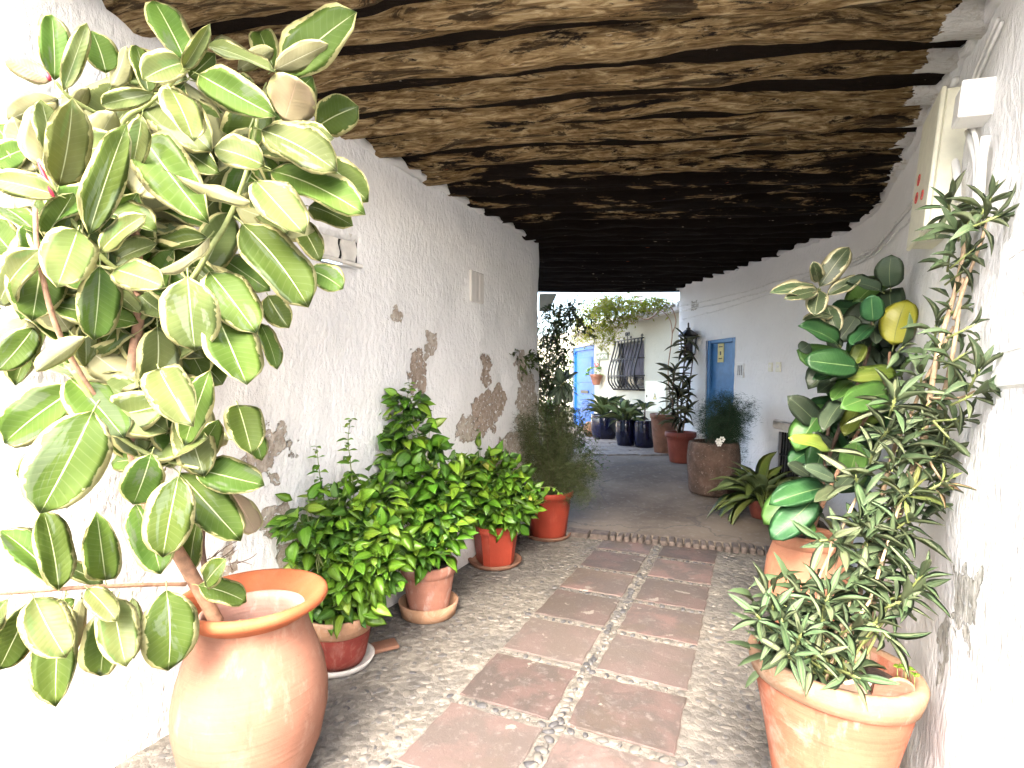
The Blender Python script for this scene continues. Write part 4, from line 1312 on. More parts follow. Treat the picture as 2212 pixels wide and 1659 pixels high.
# ------------------------------------------------------------------ pots
def pot(name, label, cat, loc, outer, mat, th=.02, soil=.86, n=44, rim=None, tilt=None, wob=.006, group=None, soilmat='soil', inmat=None):
    """outer: [(r, z)] from base to lip; rim: (z0, extra, material) a separate moulded band at the lip"""
    t = thing(name, label, cat, loc, group)
    Mx = Matrix.Translation(loc)
    if tilt: Mx = Mx @ Matrix.Rotation(tilt[0], 4, 'Y') @ Matrix.Rotation(tilt[1], 4, 'X')
    H = outer[-1][1]
    inner = [(max(.01, r - th), z) for r, z in outer if z > H * (soil - .16)]
    prof = [(0, .0)] + [(outer[0][0] * .97, .0)] + list(outer) + [(outer[-1][0] - th * .5, H + th * .25)] + [(r, z, 1) for r, z in reversed(inner)]
    mb = MB(); mb.lathe(prof, n, 0, (0, 0, 0), wob, loc[0])
    body = link('body', mb.mesh('body', [mat, inmat or mat]), t, Mx)
    if rim:
        z0, ex, rm = rim
        rr = [q for q in outer if q[1] >= z0 - 1e-6]
        def rad(z):
            for (r0, a), (r1, b) in zip(outer[:-1], outer[1:]):
                if a <= z <= b: return r0 + (r1 - r0) * (z - a) / max(1e-6, b - a)
            return outer[-1][0]
        mb = MB(); mb.lathe([(rad(z0) - .002, z0), (rad(z0) + ex * .8, z0 + .004), (rad(z0 + (H - z0) * .5) + ex, z0 + (H - z0) * .5), (rad(H) + ex, H - .003), (rad(H) + ex * .5, H + .006 + th * .25), (rad(H) - th * .7, H + .006 + th * .25), (rad(H) - th * 1.05, H - .01)], n, 0, (0, 0, 0), wob, loc[0])
        link('rim', mb.mesh('rim', rm), t, Mx)
    zs_ = H * soil
    def rad_in(z):
        for (r0, a), (r1, b) in zip(outer[:-1], outer[1:]):
            if a <= z <= b: return r0 + (r1 - r0) * (z - a) / max(1e-6, b - a) - th
        return outer[-1][0] - th
    mb = MB()
    rs = rad_in(zs_) + .004
    prof = [(0, zs_ + .012)] + [(rs * k / 6, zs_ + .010 * (1 - (k / 6) ** 2)) for k in range(1, 7)]
    mb.lathe(prof[::-1], 28, 0, (0, 0, 0), .0)
    for i, v_ in enumerate(mb.v):
        mb.v[i] = (v_[0], v_[1], v_[2] + .008 * nz(v_[0] * 25, v_[1] * 25, loc[0]))
    link('soil', mb.mesh('soil', M[soilmat]), t, Mx)
    return t
def saucer(label, loc, r, h, mat, group='pot saucers'):
    mb = MB(); mb.lathe([(0, 0), (r * .82, 0), (r * .9, .006), (r, h), (r - .008, h + .003), (r - .016, h), (r * .84, .012), (0, .010)], 44, 0, (0, 0, 0), .006, loc[0])
    o = link('saucer', mb.mesh('saucer', mat), None, Matrix.Translation(loc))
    tag(o, label, 'saucer', group)
    return o

URN = (-.93, 1.90, 0)
pot('terracotta_urn', 'big round terracotta urn with orange flared rim under the variegated tree', 'urn', URN,
    [(0.1436, 0.0000), (0.1610, 0.0120), (0.1958, 0.0700), (0.2314, 0.1600), (0.2532, 0.2700), (0.2549, 0.3400), (0.2410, 0.4200), (0.2158, 0.4950), (0.1931, 0.5550), (0.1818, 0.6000), (0.1844, 0.6250)], M['terra_urn'], .022, .80, 64, None, None, .008, None, 'soil', M['terra_in'])
u_ = [o for o in bpy.data.objects if o.name == 'terracotta_urn'][0]
mb = MB(); mb.lathe([(0.1829, 0.6120), (0.2128, 0.6320), (0.2473, 0.6550), (0.2549, 0.6680), (0.2530, 0.6820), (0.2407, 0.6900), (0.2228, 0.6860), (0.2029, 0.6620), (0.1780, 0.6320), (0.1636, 0.6000)], 64, 0, (0, 0, 0), .010, 3)
link('rim', mb.mesh('rim', M['terra_rim']), u_, Matrix.Translation(URN))
for (dx, dy, rz) in ((.02, -.03, .3), (.10, .02, 1.0), (-.05, .06, 2.0)):     # flat shards on the soil
    mb = MB(); mb.box((0, 0, 0), (.11, .07, .012), None, 0, .003)
    o = link('clay_shard', mb.mesh('clay_shard', M['shard'], False), None, Matrix.Translation((URN[0] + dx, URN[1] + dy, .535)) @ Matrix.Rotation(rz, 4, 'Z') @ Matrix.Rotation(.25, 4, 'X'))
    tag(o, {.3: 'flat clay shard at the middle of the soil in the big round urn', 1.0: 'flat clay shard nearest the potted shrubs in the big round urn', 2.0: 'flat clay shard behind the trunk in the big round urn'}[rz], 'shard', 'shards in the round urn')

P1 = (-.885, 2.72, .0)
saucer('white saucer under the two-tone brown pot beside the urn', (P1[0], P1[1], .0), .175, .035, M['limestone'])
pot('flower_pot', 'dark red pot with tan rim beside the round urn', 'pot', (P1[0], P1[1], .014),
    [(.115, 0), (.13, .03), (.150, .13), (.162, .22), (.168, .245)], M['terra_red'], .016, .9, 40, (.165, .006, M['terra_tan']), None, .006, 'pots along the peeling wall')
P2 = (-.52, 3.30, 0)
saucer('deep tan saucer under the pale flaking clay pot', (P2[0], P2[1], 0), .185, .085, M['terra_tan'])
pot('flower_pot', 'pale flaking clay pot standing in a deep tan saucer', 'pot', (P2[0], P2[1], .014),
    [(.118, 0), (.128, .05), (.150, .18), (.165, .27), (.17, .30)], M['terra_pale'], .016, .9, 40, (.24, .010, M['terra_pale']), None, .006, 'pots along the peeling wall')
P3 = (-.135, 4.20, 0)
saucer('dark round saucer under the square red planter', (P3[0], P3[1], 0), .215, .04, M['brown_clay'])
t = thing('square_planter', 'square tapered red plastic planter on a dark saucer', 'planter', P3, 'pots along the peeling wall')
mb = MB()
def sqring(w, z, ch=.16):
    c = w * ch; h_ = w / 2; out = []
    for (x, y) in ((-h_ + c, -h_), (h_ - c, -h_), (h_, -h_ + c), (h_, h_ - c), (h_ - c, h_), (-h_ + c, h_), (-h_, h_ - c), (-h_, -h_ + c)):
        out.append(mb.vert((x, y, z), (x, z)))
    return out
rings = [sqring(.235, .012), sqring(.25, .03), sqring(.305, .27), sqring(.33, .272), sqring(.34, .32), sqring(.322, .322), sqring(.30, .27)]
for a, b in zip(rings[:-1], rings[1:]):
    for k in range(8): mb.face((a[k], a[(k+1) % 8], b[(k+1) % 8], b[k]))
mb.face(rings[0][::-1])
auto_smooth(link('body', mb.mesh('body', M['red_plastic'], False), t, Matrix.Translation(P3) @ Matrix.Rotation(R(22), 4, 'Z')))
mb = MB(); sq = sqring(.301, .275); mb.face(sq); link('soil', mb.mesh('soil', M['soil']), t, Matrix.Translation(P3) @ Matrix.Rotation(R(22), 4, 'Z'))
P4 = (.335, 4.92, 0)
saucer('brown saucer under the round red pot by the wall corner', (P4[0], P4[1], 0), .215, .04, M['brown_clay'])
pot('round_planter', 'round red plastic pot with thick rim by the wall corner', 'planter', (P4[0], P4[1], .014),
    [(.155, 0), (.165, .02), (.20, .25), (.212, .36), (.225, .365), (.232, .41)], M['red_plastic'], .018, .9, 44, (.365, .006, M['red_plastic']), None, .002, 'pots along the peeling wall')
# piece of broken tile on the pebbles
mb = MB(); mb.box((0, 0, 0), (.14, .10, .02), None, 0, .005)
tag(link('tile_fragment', mb.mesh('tile_fragment', M['brown_clay'], False), None, Matrix.Translation((-.69, 2.86, .016)) @ Matrix.Rotation(.5, 4, 'Z')), 'broken tile fragment lying by the white saucer', 'tile fragment')

# right side
PO = (.985, 1.68, 0)
pot('oleander_pot', 'large tapered terracotta pot with pale worn rim below the oleander', 'pot', PO,
    [(0.1161, 0.0000), (0.1247, 0.0200), (0.1548, 0.1700), (0.1909, 0.3400), (0.2167, 0.4500), (0.2253, 0.5000), (0.2339, 0.5500)], M['terra_big'], .024, .93, 60, (.485, .014, M['terra_bigrim']), (R(4.5), R(-2)), .006)
for (dx, dy, rz, sx, lab) in ((-.05, -.14, .2, .15, 'broad curved clay shard leaning inside the oleander pot'), (.09, -.13, -.3, .12, 'pale pink clay shard at the front of the oleander pot')):
    mb = MB(); nn = 9; rows = []
    for k in range(nn):      # curved, broken-edged shard
        a = (k / (nn - 1) - .5) * 1.1
        rows.append([mb.vert((math.sin(a) * sx * .8, math.cos(a) * sx * .4 - sx * .4 + t_, zz_ + (.02 * nz(k * .9, dx * 50, 0) if zz_ > 0 else 0))) for (t_, zz_) in ((0, -.05), (0, .035), (.012, .035), (.012, -.05))])
    for k in range(nn - 1):
        for q in range(4): mb.face((rows[k][q], rows[k][(q+1) % 4], rows[k+1][(q+1) % 4], rows[k+1][q]))
    mb.face(rows[0]); mb.face(rows[-1][::-1])
    o = link('clay_shard', mb.mesh('clay_shard', M['shard'] if dx < 0 else M['terra_pale'], False), None, Matrix.Translation((PO[0] + dx + .04, PO[1] + dy, .545)) @ Matrix.Rotation(rz, 4, 'Z') @ Matrix.Rotation(R(25), 4, 'X'))
    tag(o, lab, 'shard')
PJ = (1.63, 2.93, 0)
pot('clay_jar', 'rounded terracotta jar behind the oleander holding the green rubber plant', 'jar', PJ,
    [(.13, 0), (.15, .02), (.185, .14), (.208, .28), (.212, .36), (.20, .45), (.172, .53), (.150, .57), (.152, .60)], M['jar_clay'], .018, .93, 48, (.545, .010, M['jar_clay']), None, .006)
PA = (2.46, 5.2, 0); za = fz(PA[0], PA[1])
pot('small_pot', 'small brown pot of drooping strap leaves near the iron grate', 'pot', (PA[0], PA[1], za), [(.10, 0), (.115, .05), (.13, .15), (.135, .17)], M['red_dull'], .014, .88, 32, (.14, .006, M['red_dull']))
PB = (2.28, 5.98, 0); zb_ = fz(PB[0], PB[1])
mbp = pot('stone_barrel', 'rough brown barrel-shaped stone pot on the ramp', 'pot', (PB[0], PB[1], zb_), [(.255, 0), (.27, .03), (.285, .2), (.29, .38), (.275, .52), (.265, .57)], M['stone_pot'], .035, .93, 44, None, None, .04)
# far pots
def fpot(name, label, u, v, wpx, hpx, d, prof, mat, rim=None, soilmat='soil'):
    z = fz((u - 1106) / FPX * d, d)
    rr = wpx / 2 / FPX * d; H = hpx / FPX * d
    loc = ((u - 1106) / FPX * d, d, z)
    pot(name, label, 'pot', loc, [(r * rr, zz * H) for r, zz in prof], mat, .02, .93, 36, rim and (rim[0] * H, rim[1], rim[2]), None, .004, None, soilmat)
    return Vector((loc[0], loc[1], z + H)), rr
blue_prof = [(.72, 0), (.82, .05), (.95, .3), (1, .6), (.98, .85), (.93, .95), (.97, 1)]
bl1, _ = fpot('blue_pot', 'widest blue glazed pot standing next to the bright blue door', 1305, 0, 57, 54, 10.35, blue_prof, M['blue_glaze'])
bl2, _ = fpot('blue_pot', 'middle blue glazed pot full of dark lily leaves', 1352, 0, 44, 58, 9.25, blue_prof, M['blue_glaze'])
bl3, _ = fpot('blue_pot', 'blue glazed pot topped with white stones beside the tall brown pot', 1392, 0, 46, 60, 9.0, blue_prof, M['blue_glaze'], None, 'limestone')
br1, _ = fpot('brown_pot', 'tall tapered brown clay pot topped with white stones', 1434, 0, 57, 84, 8.35, [(.68, 0), (.72, .05), (.86, .5), (.96, .9), (1, 1)], M['brown_clay'], (.9, .01, M['brown_clay']), 'limestone')
rd1, _ = fpot('red_pot', 'dull red plastic pot with thick lip holding the tall dark plant', 1470, 0, 62, 64, 7.45, [(.68, 0), (.74, .05), (.9, .7), (.94, .84), (1, .85), (1, 1)], M['red_dull'], (.85, .012, M['red_dull']))
# white stones on two of them
for (c, rr, lab) in ((bl3, .13, 'white stone lying in the blue pot beside the brown pot'), (br1, .15, 'white stone lying in the tall brown pot')):
    for k in range(7):
        a = rnd.uniform(0, 6.28); q = rnd.uniform(.3, 1) * rr
        o = link('white_stone', peb_me[k % 8], None, Matrix.Translation((c.x + math.cos(a) * q, c.y + math.sin(a) * q, c.z - .02)) @ Matrix.Rotation(a, 4, 'Z') @ Matrix.Diagonal((.055, .05, .06, 1)))
        o.material_slots[0].link = 'OBJECT'; o.material_slots[0].material = M['limestone']
        tag(o, lab, 'stone', 'white stones in pots' if c is bl3 else 'white stones in brown pot')
# small round clay ball pot by the door
z_ = fz(2.05, 11.2); pp = P(1273, 905, 10.9)
pot('clay_ball_pot', 'small round pale clay pot between the blue door and the blue pots', 'pot', (pp.x, pp.y, .30), [(.06, 0), (.11, .08), (.12, .16), (.09, .26), (.06, .30)], M['terra_tan'], .012, .9, 24)
# hanging wall pot with flowers
h = FW.hit(1300, 822); F = FW.frame(h[0], h[1], .14); wpos = F.translation
pot('wall_pot', 'small clay pot hung on the cream wall under the house number', 'pot', (wpos.x, wpos.y, wpos.z - .10), [(.075, 0), (.085, .03), (.125, .18), (.14, .19), (.145, .24)], M['terra_pale'], .012, .9, 28)

# ------------------------------------------------------------------ leaves
PROF = {
    'rubber': [(0, .06), (.06, .42), (.15, .72), (.3, .95), (.45, 1), (.6, .98), (.75, .88), (.86, .68), (.93, .46), (.97, .24), (1, 0)],
    'lance': [(0, .08), (.12, .42), (.3, .85), (.45, 1), (.65, .84), (.82, .48), (.93, .2), (1, 0)],
    'small': [(0, .08), (.1, .55), (.25, .93), (.4, 1), (.6, .82), (.78, .46), (.9, .18), (1, 0)],
    'strap': [(0, .45), (.15, .7), (.4, 1), (.65, .92), (.85, .55), (1, 0)],
}
def prof_at(shape, t):
    p = PROF[shape]
    for (a, x), (b, y) in zip(p[:-1], p[1:]):
        if a <= t <= b: return x + (y - x) * (t - a) / (b - a)
    return 0
def leaf_mb(shape, k, half, ny, fold=.12, arch=.10, wave=.02, pet=.12):
    """unit leaf: base at the origin, tip at (0,1,0), upper side +Z, full width 1; a closed thin lens"""
    rng = random.Random(k * 77 + len(shape))
    mb = MB(); top, bot = {}, {}
    skew = rng.uniform(-.05, .05); ph = rng.uniform(0, 6); fo = fold * rng.uniform(.5, 1.5); ar = arch * rng.uniform(.4, 1.5); tw = rng.uniform(-.12, .12)
    for j in range(ny + 1):
        t = j / ny
        if shape == 'rubber':  t = t + .05 * math.sin(2 * math.pi * t) * .6
        hw = max(.004, prof_at(shape, t)) * .5
        for i in range(-half, half + 1):
            xn = i / half
            x = xn * hw
            z = abs(xn) * hw * fo + 4 * ar * t * (1 - t) + wave * math.sin(t * 9 + ph + (1.6 if i > 0 else 0)) * xn * xn * hw * 2 + tw * x * (t - .5)
            p = (x + skew * 4 * t * (1 - t), t, z)
            uv = (xn * .5 + .5, t)
            top[i, j] = mb.vert(p, uv)
            if abs(i) == half or j in (0, ny): bot[i, j] = top[i, j]
            else: bot[i, j] = mb.vert((p[0], p[1], p[2] - .006), uv)
    for j in range(ny):
        for i in range(-half, half):
            mb.face((top[i, j], top[i+1, j], top[i+1, j+1], top[i, j+1]), 0)
            mb.face((bot[i, j], bot[i, j+1], bot[i+1, j+1], bot[i+1, j]), 1)
    if pet:
        mb.tube([(0, -pet, -.05), (0, -pet * .5, -.02), (0, .015, -.003)], [.018, .016, .012], 4, 2, False)
    return mb
_lm = {}
def leaf_mesh(shape, var, mats, half=3, ny=10, **kw):
    key = (shape, var, tuple(m.name for m in mats))
    if key not in _lm:
        mb = leaf_mb(shape, var, half, ny, **kw)
        _lm[key] = mb.mesh('leaf', list(mats))
    return _lm[key]
def orient(base, tip, nrm, width):
    y = tip - base; L = y.length
    if L < 1e-6: y = Vector((0, 0, -1)); L = .01
    yn = y / L
    z = nrm - yn * nrm.dot(yn)
    if z.length < 1e-4: z = yn.orthogonal()
    z.normalize(); x = yn.cross(z)
    return Matrix(((x.x * width, y.x, z.x * L, base.x), (x.y * width, y.y, z.y * L, base.y), (x.z * width, y.z, z.z * L, base.z), (0, 0, 0, 1)))
def rv(r_, a=1.0):
    while True:
        v = Vector((r_.uniform(-1, 1), r_.uniform(-1, 1), r_.uniform(-1, 1)))
        if .05 < v.length <= 1: return v.normalized() * a
CAMP = Vector((0, 0, HC))
def smooth_path(pts, n=6):
    out = []
    for i in range(len(pts) - 1):
        p0 = pts[max(0, i - 1)]; p1 = pts[i]; p2 = pts[i + 1]; p3 = pts[min(len(pts) - 1, i + 2)]
        for k in range(n):
            t = k / n
            out.append(.5 * ((2 * p1) + (p2 - p0) * t + (2 * p0 - 5 * p1 + 4 * p2 - p3) * t * t + (3 * p1 - p0 - 3 * p2 + p3) * t ** 3))
    out.append(pts[-1])
    return out
def branch(t, name, pts, r0, r1, mat, n=8, wob=.12):
    pth = smooth_path([Vector(p) for p in pts])
    rad = [r0 + (r1 - r0) * i / (len(pth) - 1) for i in range(len(pth))]
    mb = MB(); mb.tube(pth, rad, n, 0, True, wob, pth[0].x * 7)
    return mb.build(name, mat, t)

# ------------------------------------------------------------------ variegated rubber tree in the urn
rb = random.Random(21)
def wall_y(u): return 2.532 / (.5215 - (u - 1106) / FPX)
TREE = thing('rubber_tree', 'tall variegated rubber tree with cream-edged leaves growing from the round urn', 'tree', (URN[0], URN[1], .55))
B = lambda *q: [P(u, v, d) for (u, v, d) in q]
branch(TREE, 'trunk', B((470, 1345, 1.86), (440, 1290, 1.84), (385, 1195, 1.80), (325, 1095, 1.76), (293, 990, 1.72), (278, 890, 1.69), (288, 780, 1.67), (300, 680, 1.66), (298, 570, 1.66), (290, 490, 1.66)), .024, .013, M['stem_brown'])
branch(TREE, 'branch', B((300, 690, 1.66), (350, 650, 1.67), (412, 605, 1.69), (455, 535, 1.70), (490, 480, 1.71), (528, 385, 1.72), (548, 300, 1.73), (560, 240, 1.74), (592, 170, 1.76)), .011, .005, M['stem_green'])
branch(TREE, 'branch', B((272, 930, 1.70), (215, 870, 1.64), (165, 795, 1.58), (120, 700, 1.52), (95, 610, 1.48), (80, 530, 1.46), (76, 450, 1.45)), .010, .006, M['stem_brown'])
branch(TREE, 'branch', B((292, 600, 1.66), (250, 582, 1.62), (205, 540, 1.57), (160, 480, 1.53), (125, 425, 1.50), (105, 375, 1.49), (84, 345, 1.49)), .010, .004, M['stem_green'])
branch(TREE, 'branch', B((290, 500, 1.66), (250, 390, 1.66), (262, 270, 1.67), (320, 225, 1.66), (360, 190, 1.65), (400, 148, 1.64)), .010, .005, M['stem_green'])
branch(TREE, 'branch', B((262, 270, 1.67), (200, 240, 1.60), (150, 210, 1.55), (120, 175, 1.52)), .007, .004, M['stem_green'])
branch(TREE, 'branch', B((160, 800, 1.58), (200, 865, 1.62), (250, 935, 1.66), (320, 980, 1.68), (378, 1000, 1.68), (430, 1012, 1.67)), .009, .005, M['stem_green'])
branch(TREE, 'branch', B((402, 1262, 1.80), (330, 1263, 1.72), (250, 1266, 1.63), (160, 1270, 1.54), (60, 1278, 1.46), (-60, 1285, 1.38)), .007, .005, M['stem_brown'])
branch(TREE, 'branch', B((452, 1330, 1.92), (446, 1250, 1.93), (436, 1180, 1.94), (440, 1110, 1.94), (425, 1060, 1.90)), .013, .008, M['stem_dark'])
for k in range(9):     # thin dry twigs over the rim
    a = P(440 + k * 9, 1225 + rb.uniform(-20, 15), 1.9); b_ = a + Vector((rb.uniform(-.05, .09), rb.uniform(-.05, .05), rb.uniform(.0, .07)))
    branch(TREE, 'twig', [a, (a + b_) / 2 + rv(rb, .01), b_], .0018, .001, M['stem_dark'], 4, 0)
A1, A2 = (0, .5), (829, .5)
LV = [  # space(1/2), base, tip, width, type, layer
 (1,800,262,668,8,150,'T',1),(1,795,290,905,105,62,'L',0),(1,1215,330,1535,58,205,'T',1),(1,1190,300,1415,192,95,'U',0),(1,868,325,1190,502,150,'T',0),
 (1,740,390,836,608,150,'L',0),(1,1228,525,1285,338,190,'K',1),(1,1370,548,1546,462,150,'T',2),(1,1138,565,1452,738,190,'G',0),(1,1180,742,1572,925,172,'T',1),
 (1,1400,700,1588,870,140,'T',2),(1,1110,785,1312,1008,180,'G',0),(1,1055,975,1328,1322,225,'T',0),(1,1140,715,928,640,150,'L',0),(1,762,758,1075,872,52,'U',0),
 (1,630,605,900,962,205,'T',1),(1,640,868,905,980,112,'T',2),(1,890,1030,602,1112,130,'T',1),(1,900,1028,668,1172,48,'U',0),(1,500,1165,708,1238,140,'L',0),
 (1,812,1205,842,1512,222,'G',0),(1,910,1180,1105,1436,185,'T',0),(1,968,1120,1165,1255,120,'T',2),(1,1332,1165,1480,1248,130,'T',1),(1,1160,1280,1248,1415,110,'T',2),
 (1,955,1398,1065,1658,212,'T',0),(1,1125,1400,1196,1594,80,'T',2),(1,680,1418,655,1720,170,'G',1),(1,255,795,312,432,152,'L',0),(1,300,862,492,478,132,'U',1),
 (1,388,1002,545,545,132,'T',0),(1,150,748,-20,540,190,'T',1),(1,242,842,-30,775,120,'L',0),(1,560,728,702,842,132,'U',1),(1,612,505,572,720,92,'L',0),
 (1,592,838,438,1085,142,'T',1),(1,438,1085,628,932,100,'L',0),(1,335,998,248,1238,175,'L',0),(1,0,1310,172,1082,142,'L',0),(1,432,1158,405,1464,152,'T',0),
 (1,366,1460,160,1604,82,'U',0),(1,200,1385,68,1660,110,'T',2),(1,195,1235,92,1380,100,'T',2),(1,122,1380,-10,1524,150,'U',1),(1,142,1420,-10,1600,120,'T',2),
 (1,235,340,224,68,112,'T',0),(1,275,385,374,104,72,'L',0),(1,220,345,16,246,90,'K',0),(1,456,312,398,136,130,'T',1),(1,245,428,38,516,130,'U',1),
 (1,482,372,544,202,82,'U',1),(1,642,402,588,198,92,'T',1),(1,662,404,442,452,82,'G',0),(1,792,272,618,345,130,'L',1),(1,868,195,1184,312,82,'G',1),
 (1,1030,300,1180,214,72,'U',1),(1,1182,292,1122,138,112,'T',2),(1,858,415,1010,688,192,'T',2),(1,820,330,928,232,90,'T',2),(1,848,520,898,638,70,'T',1),
 (1,790,640,950,750,130,'T',2),(1,1105,850,1240,1012,130,'G',2),(1,1290,960,1384,1128,100,'T',2),(1,1340,892,1522,975,110,'T',2),(1,318,560,380,380,72,'U',2),
 (1,290,390,350,300,62,'T',2),(1,542,684,428,972,132,'T',2),(1,482,1252,602,1352,80,'L',1),(1,606,1276,722,1366,92,'G',1),(1,486,1345,580,1452,90,'T',2),
 (1,352,1488,608,1668,150,'U',1),(1,60,1100,-60,960,150,'T',2),(1,20,900,160,1010,120,'T',2),(1,-20,700,120,640,120,'T',2),(1,640,500,700,640,90,'T',2),
 (1,560,460,480,560,90,'G',2),(1,1000,450,1060,560,90,'U',2),(1,1090,420,1010,330,100,'T',2),(1,1240,620,1150,690,90,'U',2),(1,330,1080,440,1180,80,'U',2),
 (1,760,1290,640,1200,100,'T',2),(1,900,1320,990,1400,110,'T',2),(1,240,1300,330,1400,90,'U',2),(1,860,1560,960,1660,120,'T',2),(1,540,1500,480,1640,80,'U',2),
 (2,335,18,24,252,192,'T',1),(2,397,128,176,552,255,'T',0),(2,202,258,84,412,82,'T',2),(2,690,-60,834,182,162,'G',0),(2,905,-50,798,262,120,'T',0),
 (2,1030,96,1088,304,142,'T',1),(2,978,238,608,228,132,'U',1),(2,850,368,1138,438,152,'T',0),(2,652,308,576,518,150,'T',1),(2,770,408,704,744,182,'T',0),
 (2,782,392,1036,674,172,'T',1),(2,1000,468,1104,636,100,'K',2),(2,852,600,822,806,92,'T',1),(2,592,528,692,818,162,'T',1),(2,455,842,418,556,122,'T',0),
 (2,252,884,186,548,132,'T',0),(2,262,872,6,638,130,'T',1),(2,442,862,258,778,72,'T',2),(2,888,862,976,758,98,'T',0),(2,862,872,1062,942,112,'T',0),
 (2,720,900,726,1234,202,'T',0),(2,500,950,436,1258,152,'T',1),(2,490,930,545,1218,142,'L',0),(2,572,930,578,1184,72,'G',1),(2,380,888,504,1024,92,'L',0),
 (2,150,930,284,1180,160,'L',0),(2,276,948,242,1388,152,'T',1),(2,132,948,-5,1234,150,'T',1),(2,352,930,288,1204,62,'U',1),(2,320,932,190,1010,72,'T',2),
 (2,30,935,-80,1080,110,'L',0),(2,700,200,640,60,100,'T',2),(2,540,60,640,170,90,'T',2),(2,470,60,360,30,90,'U',2),(2,1050,150,1130,330,90,'T',2),(2,880,500,800,640,100,'T',2),
]
LT = {'T': ('var_top', 'var_under', 1), 'G': ('var_top2', 'var_under', 1), 'L': ('var_pale', 'var_under', 1), 'U': ('var_top', 'var_under', -1), 'K': ('var_top2', 'var_pink', -1)}
LAY = (1.50, 1.63, 1.77)
for (sp, bx, by, tx, ty, w, ty_, lay) in LV:
    oy = 0 if sp == 1 else 829
    bu, bv, tu, tv = bx * .5, oy + by * .5, tx * .5, oy + ty * .5
    d0 = LAY[lay] + rb.uniform(-.03, .03) + (.12 if bu > 420 else 0) + (.10 if bv > 1000 and bu > 250 else 0)
    d0 = min(d0, wall_y(max(bu, -40)) - .12)
    d1 = min(d0 + rb.uniform(-.11, .05), wall_y(max(tu, -40)) - .06)
    b_, t_ = P(bu, bv, d0), P(tu, tv, d1)
    top, bot, sg = LT[ty_]
    view = (CAMP - (b_ + t_) / 2).normalized()
    tilt = .55 if w > 90 else 1.6
    nr = view * 1.0 + Vector((0, 0, .30 if sg > 0 else -.1)) + rv(rb, tilt * .55)
    if nr.dot(view) < .25: nr += view * .6
    wd = w * .5 / FPX * d0 * 1.06
    e_ = (t_ - b_) * .02; b_ -= e_; t_ += e_
    me = leaf_mesh('rubber', rb.randrange(5), (M[top], M[bot], M['stem_green']), 3, 11, fold=.16, arch=.055, wave=.05)
    link('leaf', me, TREE, orient(b_, t_, nr * sg, max(wd, .045)))
# more leaves behind the ones above, each rooted on a branch
BR = [[(300, 690, 1.66), (412, 605, 1.69), (490, 480, 1.71), (548, 300, 1.73), (592, 170, 1.76)], [(272, 930, 1.70), (165, 795, 1.58), (95, 610, 1.48), (76, 450, 1.45)], [(292, 600, 1.66), (205, 540, 1.57), (125, 425, 1.50), (84, 345, 1.49)],
      [(290, 500, 1.66), (262, 270, 1.67), (400, 148, 1.64)], [(160, 800, 1.58), (250, 935, 1.66), (430, 1012, 1.67)], [(290, 850, 1.69), (300, 600, 1.66), (290, 490, 1.66)]]
CAN = [(120, 300, 140, 210), (330, 220, 190, 170), (560, 330, 200, 260), (150, 640, 150, 230), (450, 640, 190, 190), (330, 900, 210, 150), (460, 900, 110, 130)]
made = 0
while made < 176:
    br_ = rb.choice(BR); i = rb.randrange(len(br_) - 1); f = rb.random()
    bu = br_[i][0] + (br_[i+1][0] - br_[i][0]) * f + rb.uniform(-25, 25); bv = br_[i][1] + (br_[i+1][1] - br_[i][1]) * f + rb.uniform(-25, 25); d0 = br_[i][2] + (br_[i+1][2] - br_[i][2]) * f + rb.uniform(.03, .12)
    a = rb.uniform(0, 6.283); ln = rb.uniform(130, 195)
    tu, tv = bu + math.cos(a) * ln, bv + math.sin(a) * ln * .9 + 25
    if not any(((tu - c[0]) / c[2]) ** 2 + ((tv - c[1]) / c[3]) ** 2 < .92 for c in CAN): continue
    d0 = min(d0, wall_y(max(bu, -40)) - .09)
    d1 = min(d0 + rb.uniform(-.06, .10), wall_y(max(tu, -40)) - .05)
    b_, t_ = P(bu, bv, d0), P(tu, tv, d1)
    ty_ = rb.choice('TTTTGGUU'); top, bot, sg = LT[ty_]
    view = (CAMP - (b_ + t_) / 2).normalized()
    nr = view + Vector((0, 0, .3)) + rv(rb, .45)
    me = leaf_mesh('rubber', rb.randrange(5), (M[top], M[bot], M['stem_green']), 3, 11, fold=.16, arch=.055, wave=.05)
    link('leaf', me, TREE, orient(b_, t_, nr * sg, (t_ - b_).length * rb.uniform(.46, .58)))
    made += 1
# furled red sheaths of new leaves
for (a, b_) in (((232, 852, 1.50), (160, 690, 1.48)), ((215, 345, 1.52), (200, 310, 1.52))):
    p0 = P(a[0] * .5, a[1] * .5, a[2] - .03); p1 = P(b_[0] * .5, b_[1] * .5, b_[2] - .03)
    mb = MB(); mb.tube([p0, p0.lerp(p1, .4), p0.lerp(p1, .8), p1], [.005, .007, .004, .001], 6)
    mb.build('leaf_sheath', M['flower_red'], TREE)

